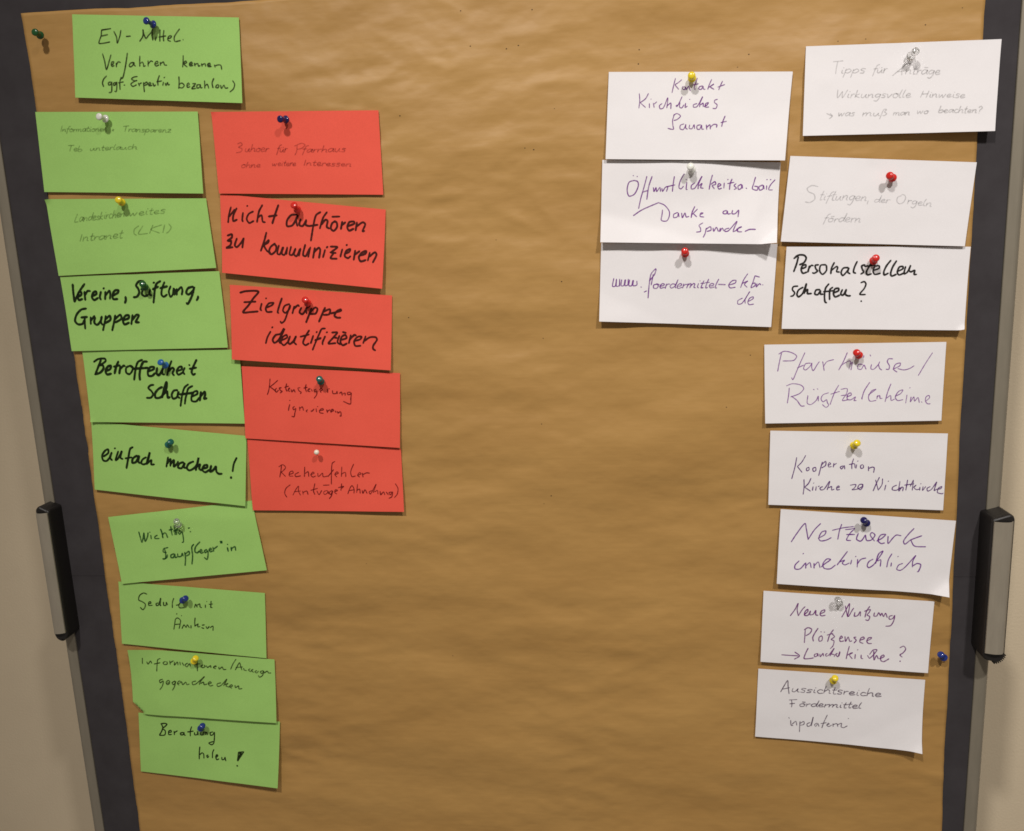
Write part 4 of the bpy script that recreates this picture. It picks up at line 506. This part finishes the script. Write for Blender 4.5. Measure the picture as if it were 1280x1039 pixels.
   [[2255,9704,2353,9712],[2284,9705,2291,9653,2286,9607],[2262,9652,2326,9660],[2431,9658,2391,9647,2394,9622,2432,9621,2451,9641,2427,9658,2458,9652],[2416,9680,2458,9678],[2476,9661,2466,9617],[2473,9638,2498,9655,2521,9656],[2598,9655,2557,9659,2528,9639,2548,9620,2591,9639,2625,9705],[2613,9678,2594,9630,2608,9618],[2621,9638,2664,9642,2675,9656,2649,9663,2620,9638,2634,9620,2681,9625],[2703,9658,2691,9615],[2697,9638,2723,9652,2748,9655],[2757,9660,2746,9618],[2755,9637,2786,9657,2800,9652,2788,9617],[2795,9638,2829,9658,2847,9652,2838,9624,2859,9617],[2891,9656,2883,9624,2899,9618],[2901,9681,2908,9681],[2956,9686,2935,9640,2933,9614,2957,9616],[2922,9658,2974,9659],[3015,9699,2992,9643,2993,9617,3016,9621],[2977,9665,3030,9669],[3037,9633,3078,9637,3090,9652,3065,9658,3033,9637,3048,9613,3097,9620],[3142,9696,3114,9649,3113,9618,3135,9618]],
   [[2255,9464,2261,9449],[2279,9423,2286,9357,2310,9351],[2297,9370,2343,9411,2356,9358],[2395,9412,2392,9333,2390,9267],[2396,9386,2442,9413,2443,9373,2397,9359],[2518,9401,2483,9381,2490,9348,2525,9362,2556,9475,2536,9356],[2605,9397,2576,9376,2589,9350,2617,9390,2629,9351],[2729,9511,2691,9418,2665,9332],[2651,9391,2720,9406]],
   [[2721,9373,2755,9387,2744,9400,2727,9367,2751,9354,2785,9375],[2801,9395,2803,9355],[2802,9381,2847,9396,2860,9357],[2859,9383,2905,9403,2901,9357,2930,9345,2975,9372],[2983,9475,2990,9469]],
  ]),
]
PINS = [
 ('blue', [-517.88, 1823.85], [-520.53, 1825.56], 'blue push pin in the topmost green card'),
 ('white', [-591.49, 1722.46], [-592.88, 1723.44], 'white push pin in the faintly written green card at the dark border'),
 ('yellow', [-584.08, 1624.34], [-582.03, 1626.6], 'yellow push pin in the green card reading Intranet'),
 ('green', [-567.67, 1520.86], [-564.62, 1525.63], 'green push pin in the green card reading Vereine, Stiftung'),
 ('lightblue', [-553.31, 1422.44], [-554.2, 1427.92], 'light blue push pin in the green card reading Betroffenheit'),
 ('teal', [-562.03, 1318.99], [-550.33, 1327.46], 'teal push pin in the green card reading einfach machen'),
 ('clear', [-562.3, 1210.81], [-558.69, 1220.71], 'clear colourless push pin in the tilted green card reading Wichtig'),
 ('blue', [-568.59, 1104.67], [-555.11, 1114.19], 'blue push pin in the green card reading Geduld'),
 ('yellow', [-563.31, 1016.48], [-552.26, 1029.96], 'yellow push pin in the green card reading gegenchecken'),
 ('blue', [-565.41, 915.79], [-554.38, 929.39], 'blue push pin in the lowest green card'),
 ('navy', [-367.66, 1709.17], [-370.73, 1708.42], 'dark blue push pin in the topmost red card'),
 ('red', [-363.13, 1605.8], [-363.45, 1610.97], 'red push pin in the red card reading nicht aufhoeren'),
 ('red', [-360.33, 1493.99], [-359.88, 1498.99], 'red push pin in the red card reading Zielgruppe'),
 ('teal', [-352.12, 1396.52], [-350.38, 1401.57], 'teal push pin in the red card reading Kostensteigerung'),
 ('small', [-365.39, 1304.31], [-362.03, 1309.84], 'tiny white push pin in the lowest red card'),
 ('yellow', [102.87, 1726.91], [101.42, 1728.11], 'yellow push pin in the white card reading Kontakt'),
 ('white', [102.46, 1629.02], [100.12, 1631.77], 'white push pin in the white card reading Oeffentlichkeitsarbeit'),
 ('red', [95.2, 1535.58], [93.81, 1538.44], 'red push pin in the white card with the web address'),
 ('clear', [335.73, 1735.87], [336.69, 1738.6], 'clear colourless push pin in the white card reading Tipps'),
 ('red', [321.86, 1609.12], [315.17, 1611.69], 'red push pin in the white card reading Stiftungen'),
 ('red', [305.4, 1519.17], [304.85, 1522.47], 'red push pin in the white card reading Personalstellen'),
 ('red', [293.22, 1411.82], [287.09, 1416.97], 'red push pin in the white card reading Pfarrhaeuser'),
 ('yellow', [291.73, 1304.12], [292.8, 1309.85], 'yellow push pin in the white card reading Kooperation'),
 ('navy', [309.58, 1207.81], [301.73, 1216.7], 'dark blue push pin in the white card reading Netzwerk'),
 ('clear', [281.34, 1104.88], [276.01, 1115.5], 'clear colourless push pin in the white card reading Neue Nutzung'),
 ('yellow', [277.48, 1000.9], [277.94, 1011.23], 'yellow push pin in the lowest white card'),
 ('green', [-659.91, 1821.16], [-658.92, 1821.94], 'green push pin in the upper left corner of the brown paper'),
 ('blue', [407.74, 1034.05], [397.31, 1045.9], 'blue push pin in brown paper beside the lower right handle'),
]
HOLES = [[-154.4,1816.0],[-145.3,1777.9],[-104.1,1772.7],[-90.3,1775.3],[-73.4,1812.2],[-232.3,1706.9],[-51.5,1704.7],[-87.2,1663.3],[-77.0,1661.0],[-237.2,1471.7],[-69.9,1243.0],[-79.3,1232.6],[-78.8,1335.5],[-73.3,1441.3],[144.5,1351.9],[171.9,1414.1],[-314.6,1152.9],[290.0,1757.7],[260.5,1757.1],[44.4,1747.3],[165.7,1749.9],[153.6,1737.2],[45.5,1762.4],[388.9,1782.8],[351.9,1768.3],[-661.3,1174.7],[-125.5,1560.2],[-49.0,1508.4],[-207.2,1024.2]]
PAPER_LEFT = [[-685.3, 1849.1], [-685.3, 1823.9], [-684.6, 1790.3], [-683.9, 1755.3], [-683.9, 1636.1], [-679.8, 1436.5], [-679.4, 1357.5], [-679.4, 1257.5], [-679.8, 1118.3], [-679.5, 969.8], [-681.8, 747.6]]
PAPER_RIGHT = [[411.5, 1789.3], [411.9, 1750.8], [412.5, 1648.4], [413.0, 1537.9], [413.9, 1316.4], [417.8, 1074.3], [419.7, 877.3], [422.3, 786.3]]
PAPER_TOP = [[-685.3, 1849.1], [-631.2, 1848.5], [-590.7, 1848.0], [-550.9, 1845.8], [-491.2, 1845.7], [-422.9, 1843.7], [-393.7, 1844.0]]

# ------------------------------------------------------------------ the wall behind the board
vs, fs = [], []
box(vs, fs, -2.6, 2.6, 0.30, 0.40, -0.2, 3.2)
mesh_obj('wall', vs, fs, M['wall'], kind='structure')

# ------------------------------------------------------------------ the pinboard
XL, XR, ZB, ZT = -0.7375, 0.4490, 0.42, 1.925
board = bpy.data.objects.new('pinboard', None)
COL.objects.link(board)
board.location = ((XL + XR) / 2, 0.012, ZB)
board['label'] = 'large upright pinboard with dark charcoal border and thin aluminium frame'
board['category'] = 'pinboard'
vs, fs = [], []
SEAM = 1.135
box(vs, fs, XL, XR, 0.0, 0.022, SEAM + 0.0002, ZT)
box(vs, fs, XL, XR, 0.0, 0.022, ZB, SEAM - 0.0002)
box(vs, fs, XL, XR, 0.0006, 0.0205, SEAM - 0.0002, SEAM + 0.0002)
mesh_obj('felt_surface', vs, fs, M['felt'], board)

def rail(name, x_in, x_out):
    # upright profile: flat lip beside the felt, rounded outer edge
    s = 1 if x_out > x_in else -1
    w = abs(x_out - x_in)
    prof = [(0, 0.022), (0, -0.0015), (0.0006, -0.0022), (w * 0.55, -0.0026)]
    for k in range(1, 7):
        a = k / 6 * math.pi / 2
        prof.append((w * 0.55 + w * 0.45 * math.sin(a), -0.0026 + 0.010 * (1 - math.cos(a))))
    prof.append((w, 0.022))
    vs = [(x_in + s * px, py, z) for z in (ZB - 0.02, ZT + 0.02) for px, py in prof]
    n = len(prof)
    fs = [(i, (i + 1) % n, (i + 1) % n + n, i + n) for i in range(n)] + [tuple(range(n)), tuple(range(2 * n - 1, n - 1, -1))]
    if s < 0:
        fs = [tuple(reversed(f)) for f in fs]
    return mesh_obj(name, vs, fs, M['alu'], board)
rail('side_profile', XL - 0.0004, XL - 0.0184)
rail('side_profile', XR + 0.0004, XR + 0.0184)
for z0, z1 in ((ZT + 0.0005, ZT + 0.018), (ZB - 0.018, ZB - 0.0005)):
    vs, fs = [], []
    box(vs, fs, XL, XR, -0.002, 0.022, z0, z1)
    mesh_obj('cross_rail', vs, fs, M['alu'], board)

def handle(x0, x1, D, zc, length, ridged=False):
    # D shaped clamp handle standing out of the side profile
    s = 1 if x1 > x0 else -1
    h = length / 2
    w = abs(x1 - x0)
    out = []           # outline in the board's plane, measured from the inner edge
    for cx_, cz_, r, a0 in ((0.009, -h + 0.011, 0.009, 180), (w - 0.010, -h + 0.010, 0.010, 270), (w - 0.006, h - 0.006, 0.006, 0), (0.0035, h - 0.008, 0.0035, 90)):
        for k in range(7):
            a = math.radians(a0 + 15 * k)
            out.append((cx_ + r * math.cos(a), cz_ + r * math.sin(a)))
    n = len(out)
    vs, fs = [], []
    mx, mz = w / 2, 0.0
    for y, k in ((0.004, 1.0), (-D + 0.0035, 1.0), (-D + 0.0010, 0.96), (-D, 0.90)):
        for px, pz in out:
            vs.append((x0 + s * (mx + (px - mx) * k), y, zc + pz - math.copysign((1 - k) * 0.022, pz)))
    for r in range(3):
        for i in range(n):
            j = (i + 1) % n
            fs.append((r * n + i, r * n + j, (r + 1) * n + j, (r + 1) * n + i))
    fs.append(tuple(3 * n + i for i in range(n)))
    if s < 0:
        fs = [tuple(reversed(f)) for f in fs]
    body = mesh_obj('handle', vs, fs, M['black'], board)
    # bowed aluminium cover clipped on the front
    vs, fs = [], []
    K = 8
    zt, zb = h - 0.008, -h + 0.0142
    for z in (zt, zb):
        for lay in (0, 1):
            for k in range(K + 1):
                u = k / K
                x = x0 + s * (0.0012 + u * (abs(x1 - x0) - 0.0006))
                y = -(D + 0.0006 + 0.0020 * lay + 0.0035 * math.sin(u * math.pi)) + (0.006 * max(0, u - 0.75) * 4)
                vs.append((x, y, zc + z))
    q = K + 1
    for k in range(K):
        fs.append((q + k, q + k + 1, 3 * q + k + 1, 3 * q + k))
        fs.append((k + 1, k, 2 * q + k, 2 * q + k + 1))
        fs.append((k, k + 1, q + k + 1, q + k))
        fs.append((2 * q + k + 1, 2 * q + k, 3 * q + k, 3 * q + k + 1))
    fs.append((0, q, 3 * q, 2 * q))
    fs.append((q + K, K, 2 * q + K, 3 * q + K))
    if s < 0:
        fs = [tuple(reversed(f)) for f in fs]
    mesh_obj('grip_cover', vs, fs, M['cover'], body, smooth=False)
    if ridged:         # toothed edge round the lower outer corner
        vs, fs = [], []
        for k in range(8):
            a = math.radians(272 + 11.5 * k)
            ax_, az_ = w - 0.010 + 0.0098 * math.cos(a), -h + 0.010 + 0.0098 * math.sin(a)
            ox, oz = math.cos(a) * 0.0030, math.sin(a) * 0.0030
            tx, tz = -math.sin(a) * 0.0006, math.cos(a) * 0.0006
            b0 = len(vs)
            for y in (-D + 0.0035, -0.006):
                for px, pz in ((ax_ + tx, az_ + tz), (ax_ - tx, az_ - tz), (ax_ - tx + ox, az_ - tz + oz), (ax_ + tx + ox, az_ + tz + oz)):
                    vs.append((x0 + s * px, y, zc + pz))
            fs += [tuple(b0 + i for i in f) for f in ((0, 1, 2, 3), (7, 6, 5, 4), (0, 4, 5, 1), (1, 5, 6, 2), (2, 6, 7, 3), (3, 7, 4, 0))]
        mesh_obj('grip_ridges', vs, fs, M['black'], body)
handle(XL + 0.008, XL - 0.011, 0.027, 1.1465, 0.191)
handle(XR - 0.006, XR + 0.019, 0.034, 1.132, 0.1855, True)

# ------------------------------------------------------------------ the sheet of brown paper
def interp(tab, z, ki=1, vi=0):
    t = sorted(tab, key=lambda p: p[ki])
    if z <= t[0][ki]:
        a, b = t[0], t[1]
    elif z >= t[-1][ki]:
        a, b = t[-2], t[-1]
    else:
        for a, b in zip(t, t[1:]):
            if a[ki] <= z <= b[ki]:
                break
    f = (z - a[ki]) / (b[ki] - a[ki])
    return a[vi] + f * (b[vi] - a[vi])

def top_z(x):
    if x < PAPER_TOP[-1][0]:
        return interp(PAPER_TOP, x, 0, 1)
    return PAPER_TOP[-1][1] + (x - PAPER_TOP[-1][0]) * 0.018

def wrinkle(x, z):
    # height of the paper over the felt in mm: broad sideways ripples with finer creases
    q = 26 * noise.noise(Vector((x * 0.006, z * 0.009, 0.4)))
    r = 34 * noise.noise(Vector((x * 0.005, z * 0.007, 7.4)))
    x, z = x + r, z + q
    h = 0.75 * noise.noise(Vector((x * 0.0040, z * 0.011, 3.1)))
    h += 1.55 * noise.noise(Vector((x * 0.0105 + z * 0.004, z * 0.026, 1.7)))
    w = max(0.15, 0.55 + 1.3 * noise.noise(Vector((x * 0.005, z * 0.007, 5.5))))
    h += 1.25 * w * (0.5 - 1.6 * abs(noise.noise(Vector((x * 0.013 - z * 0.007, z * 0.036 + x * 0.004, 9.0)))))
    h += 0.50 * w * noise.noise(Vector((x * 0.026 + z * 0.010, z * 0.062 - x * 0.008, 6.6)))
    h += 0.30 * w * (0.5 - 1.6 * abs(noise.noise(Vector((x * 0.045, z * 0.105 - x * 0.03, 4.2)))))
    return max(0.35, min(3.6, 1.9 + h))

NX, NZ = 300, 330
vs, fs = [], []
ZLOW = 640.0
for j in range(NZ + 1):
    t = j / NZ
    for i in range(NX + 1):
        s = i / NX
        z = ZLOW + t * (1840 - ZLOW)
        for _ in range(3):
            xl = interp(PAPER_LEFT, z) + 0.8 * noise.noise(Vector((0, z * 0.05, 2))) + 0.5 * noise.noise(Vector((0, z * 0.2, 8)))
            xr = interp(PAPER_RIGHT, z) + 0.4 * noise.noise(Vector((4, z * 0.04, 2)))
            x = xl + s * (xr - xl)
            z = ZLOW + t * (top_z(x) + 0.4 * noise.noise(Vector((x * 0.05, 0, 2))) - ZLOW)
        vs.append((x * MM, -wrinkle(x, z) * MM, z * MM))
for j in range(NZ):
    for i in range(NX):
        a = j * (NX + 1) + i
        fs.append((a, a + 1, a + NX + 2, a + NX + 1))
nb = len(vs)                                   # thin rim so that the sheet has an edge
ring = [i for i in range(NX + 1)] + [j * (NX + 1) + NX for j in range(1, NZ + 1)] + [NZ * (NX + 1) + i for i in range(NX - 1, -1, -1)] + [j * (NX + 1) for j in range(NZ - 1, 0, -1)]
for k in ring:
    x, y, z = vs[k]
    vs.append((x, y + 0.00025, z))
for k in range(len(ring)):
    l = (k + 1) % len(ring)
    fs.append((ring[l], ring[k], nb + k, nb + l))
sheet = mesh_obj('brown_paper_sheet', vs, fs, M['kraft'], smooth=True, loc=(-0.13, 0.0, 0.64))
sheet['label'] = 'wrinkled sheet of brown packing paper covering the pinboard'
sheet['category'] = 'paper'
vs, fs = [], []
rnd = random.Random(5)
for x, z in HOLES:
    r = rnd.uniform(0.5, 0.85)
    y = -(wrinkle(x, z) + 0.12) * MM
    b0 = len(vs)
    for k in range(8):
        a = k / 8 * math.tau
        vs.append(((x + r * 1.1 * math.cos(a)) * MM, y, (z + r * 0.8 * math.sin(a)) * MM))
    fs.append(tuple(b0 + k for k in range(8)))
mesh_obj('pin_holes', vs, fs, M['hole'], sheet, kind='stuff')

# ------------------------------------------------------------------ cards
def card_depth(c, u, v, seed):
    d = c['depth']
    e = v ** 1.35
    y = (d[0] * (1 - u) + d[1] * u) * (1 - e) + (d[3] * (1 - u) + d[2] * u) * e
    cu = (u, 1 - u, 1 - u, u)
    cv = (v * 0.46, v * 0.46, (1 - v) * 0.46, (1 - v) * 0.46)
    for k, amt, rad in c['curls']:
        t = 1 - (cu[k] + cv[k]) / rad
        if t > 0:
            y += amt * t * t
    y += 1.1 * noise.noise(Vector((u * 2.1, v * 1.4, seed * 3.7))) * min(1, 0.2 + v)
    for bu, bv, su, sv, amt in c.get('bulge', ()):
        y += amt * math.exp(-((u - bu) / su) ** 2 - ((v - bv) / sv) ** 2)
    for fu, fv, nx, nz_, slope in c.get('folds', ()):
        d_ = (u - fu) * 205 * nx + (v - fv) * 95 * nz_
        y += slope * 0.5 * (d_ + math.sqrt(d_ * d_ + 9)) 
    y += 0.14 * noise.noise(Vector((u * 7, v * 4, seed * 1.9)))
    y -= 0.6 * math.exp(-(((u - 0.47) * 205) ** 2 + ((v - 0.1) * 95) ** 2) / 160)
    return y

def bil(q, u, v):
    (a, b), (c, d), (e, f), (g, h) = q
    x = (a * (1 - u) + c * u) * (1 - v) + (g * (1 - u) + e * u) * v
    z = (b * (1 - u) + d * u) * (1 - v) + (h * (1 - u) + f * u) * v
    return x, z

def bend(c, u, v, x, z):
    # a corner bent up out of the card: returns x, z and extra depth
    e = 0.0
    for k, r, ang in c.get('bends', ()):
        a = (u if k in (0, 3) else 1 - u) * 205
        b = (v if k in (0, 1) else 1 - v) * 95
        d_ = (r - a - b) / 1.414
        if d_ > 0:
            th = math.radians(ang) * min(1, d_ / 4)
            if ang == 180:      # folded flat behind the card
                back, th = d_ * 1.414, 0.0
                e -= 0.45
            else:
                back = d_ * (1 - math.cos(th)) * 0.707
            x += back * (1 if k in (0, 3) else -1)
            z += back * (-1 if k in (0, 1) else 1)
            e += d_ * math.sin(th)
    return x, z, e

def inv_bil(q, x, z):
    u = v = 0.5
    for _ in range(8):
        px, pz = bil(q, u, v)
        ax, az = bil(q, u + 1e-3, v); bx, bz = bil(q, u, v + 1e-3)
        j11, j12, j21, j22 = (ax - px) / 1e-3, (bx - px) / 1e-3, (az - pz) / 1e-3, (bz - pz) / 1e-3
        det = j11 * j22 - j12 * j21
        rx, rz = x - px, z - pz
        u += (rx * j22 - rz * j12) / det
        v += (rz * j11 - rx * j21) / det
    return u, v

def spline(pts, step=0.55):
    if len(pts) < 3:
        pts = [pts[0], ((pts[0][0] + pts[-1][0]) / 2, (pts[0][1] + pts[-1][1]) / 2), pts[-1]]
    out = []
    P = [pts[0]] + pts + [pts[-1]]
    for i in range(1, len(P) - 2):
        p0, p1, p2, p3 = P[i - 1], P[i], P[i + 1], P[i + 2]
        L = math.hypot(p2[0] - p1[0], p2[1] - p1[1])
        n = max(1, int(L / step))
        l1 = max(1e-3, math.hypot(p1[0] - p0[0], p1[1] - p0[1])); l3 = max(1e-3, math.hypot(p3[0] - p2[0], p3[1] - p2[1]))
        L = max(L, 1e-3)
        for k in range(n):
            t = k / n
            r = []
            for a in (0, 1):      # Hermite with length-limited tangents
                m1 = (p2[a] - p0[a]) / (L + l1) * L * 0.9
                m2 = (p3[a] - p1[a]) / (L + l3) * L * 0.9
                t2, t3 = t * t, t * t * t
                r.append((2 * t3 - 3 * t2 + 1) * p1[a] + (t3 - 2 * t2 + t) * m1 + (-2 * t3 + 3 * t2) * p2[a] + (t3 - t2) * m2)
            out.append(tuple(r))
    out.append(pts[-1])
    return out

def ink_mesh(c, strokes, width, seed, rnd):
    vs, fs = [], []
    lay = 0.10
    for st in strokes:
        pts = [(st[i] / 10, st[i + 1] / 10) for i in range(0, len(st), 2)]
        sp = spline(pts)
        if len(sp) < 2:
            continue
        n = len(sp)
        q = rnd.uniform(0.9, 1.1)
        prev = None
        b0 = len(vs)
        side = []
        for i, (x, z) in enumerate(sp):
            a = sp[max(0, i - 1)]; b = sp[min(n - 1, i + 1)]
            dx, dz = b[0] - a[0], b[1] - a[1]
            l = math.hypot(dx, dz) or 1
            nx, nz_ = -dz / l, dx / l
            w = width * 0.5 * q * (1 + 0.16 * noise.noise(Vector((x * 0.35, z * 0.35, seed))))
            e = min(i, n - 1 - i)
            if e == 0:
                w *= 0.72
            side.append((x, z, nx * w, nz_ * w, dx / l, dz / l, w))
        # rounded ends
        x, z, ox, oz, tx, tz, w = side[0]
        side.insert(0, (x - tx * w * 0.8, z - tz * w * 0.8, ox * 0.45, oz * 0.45, tx, tz, w))
        x, z, ox, oz, tx, tz, w = side[-1]
        side.append((x + tx * w * 0.8, z + tz * w * 0.8, ox * 0.45, oz * 0.45, tx, tz, w))
        for i, (x, z, ox, oz, _, _, _) in enumerate(side):
            lay += 0.0006
            for sg in (-1, 1):
                px, pz = x + sg * ox, z + sg * oz
                u, v = inv_bil(c['corners'], px, pz)
                u = min(1, max(0, u)); v = min(1, max(0, v))
                vs.append((px * MM, -(card_depth(c, u, v, seed) + lay) * MM, pz * MM))
            if i:
                k = b0 + 2 * i
                fs.append((k - 2, k - 1, k + 1, k))
        lay += 0.002
        if lay > 0.45:
            lay = 0.12
    return vs, fs

GX, GV = 56, 28
rnd = random.Random(11)
for ci, c in enumerate(CARDS):
    seed = ci + 1.0
    vs, fs = [], []
    for layer in (0, 1):
        for j in range(GV + 1):
            for i in range(GX + 1):
                u, v = i / GX, j / GV
                x, z = bil(c['corners'], u, v)
                x, z, e = bend(c, u, v, x, z)
                vs.append((x * MM, -(card_depth(c, u, v, seed) + e - layer * 0.22) * MM, z * MM))
    n1 = (GX + 1) * (GV + 1)
    for j in range(GV):
        for i in range(GX):
            a = j * (GX + 1) + i
            fs.append((a + GX + 1, a + GX + 2, a + 1, a))
            fs.append((n1 + a, n1 + a + 1, n1 + a + GX + 2, n1 + a + GX + 1))
    ring = [i for i in range(GX + 1)] + [j * (GX + 1) + GX for j in range(1, GV + 1)] + [GV * (GX + 1) + i for i in range(GX - 1, -1, -1)] + [j * (GX + 1) for j in range(GV - 1, 0, -1)]
    base = len(vs)
    for k in ring:          # own rim vertices keep the edge crisp under smooth shading
        vs.append(vs[k])
    for k in ring:
        vs.append(vs[n1 + k])
    R_ = len(ring)
    for k in range(R_):
        l = (k + 1) % R_
        fs.append((base + k, base + l, base + R_ + l, base + R_ + k))
    x, z = bil(c['corners'], 0.5, 0.5)
    loc = (x * MM, -0.004, z * MM)
    card = mesh_obj('note_card', vs, fs, M[c['kind']], smooth=True, loc=loc)
    card['label'] = c['label']
    card['category'] = 'card'
    card['group'] = 'note cards pinned to the brown paper'
    colour, width, op = c['ink']
    im = ink_mat(colour, op)
    for w in c['words']:
        v2, f2 = ink_mesh(c, w, width, seed, rnd)
        mesh_obj('handwriting', v2, f2, im, card)

# ------------------------------------------------------------------ push pins
def lathe(prof, seg, axis, origin):
    ax = axis.normalized()
    t = ax.orthogonal().normalized()
    bt = ax.cross(t)
    vs, fs = [], []
    for r, h in prof:
        for k in range(seg):
            a = k / seg * math.tau
            vs.append(tuple(origin + ax * h + (t * math.cos(a) + bt * math.sin(a)) * r))
    n = len(prof)
    for j in range(n - 1):
        for k in range(seg):
            l = (k + 1) % seg
            fs.append((j * seg + k, j * seg + l, (j + 1) * seg + l, (j + 1) * seg + k))
    fs.append(tuple(range(seg - 1, -1, -1)))
    fs.append(tuple((n - 1) * seg + k for k in range(seg)))
    return vs, fs

GRIP = [(0.6, -1.3), (3.0, -1.2), (3.9, -0.9), (4.15, -0.3), (4.05, 0.3), (3.3, 0.9), (2.5, 1.6), (2.15, 3.0), (2.15, 5.0), (2.45, 6.6),
        (3.1, 7.4), (3.55, 8.0), (3.7, 8.8), (3.6, 9.6), (3.1, 10.2), (2.0, 10.6), (0.7, 10.75)]
SMALL = [(0.5, -0.6), (1.5, -0.4), (1.6, 0.6), (1.6, 3.0), (2.4, 3.8), (2.9, 5.0), (2.9, 6.0), (2.3, 7.1), (1.2, 7.7), (0.4, 7.85)]
for colour, B, H, label in PINS:
    b = Vector((B[0], -10.5, B[1]))
    h = Vector((H[0], -20.5, H[1]))
    ax = (h - b).normalized()
    root = bpy.data.objects.new('push_pin', None)
    COL.objects.link(root)
    root.location = (b - ax * 9.0) * MM
    root['label'] = label
    root['category'] = 'push pin'
    root['group'] = 'push pins in the board'
    v2, f2 = lathe([(r * 1.13 * MM, z * 1.13 * MM) for r, z in (SMALL if colour == 'small' else GRIP)], 20, ax, b * MM)
    mesh_obj('plastic_grip', v2, f2, M['pin_' + colour], root, smooth=True)
    v2, f2 = lathe([(0.05 * MM, -12 * MM), (0.45 * MM, -10.5 * MM), (0.45 * MM, -1.1 * MM)], 8, ax, b * MM)
    mesh_obj('needle', v2, f2, M['steel'], root, smooth=True)
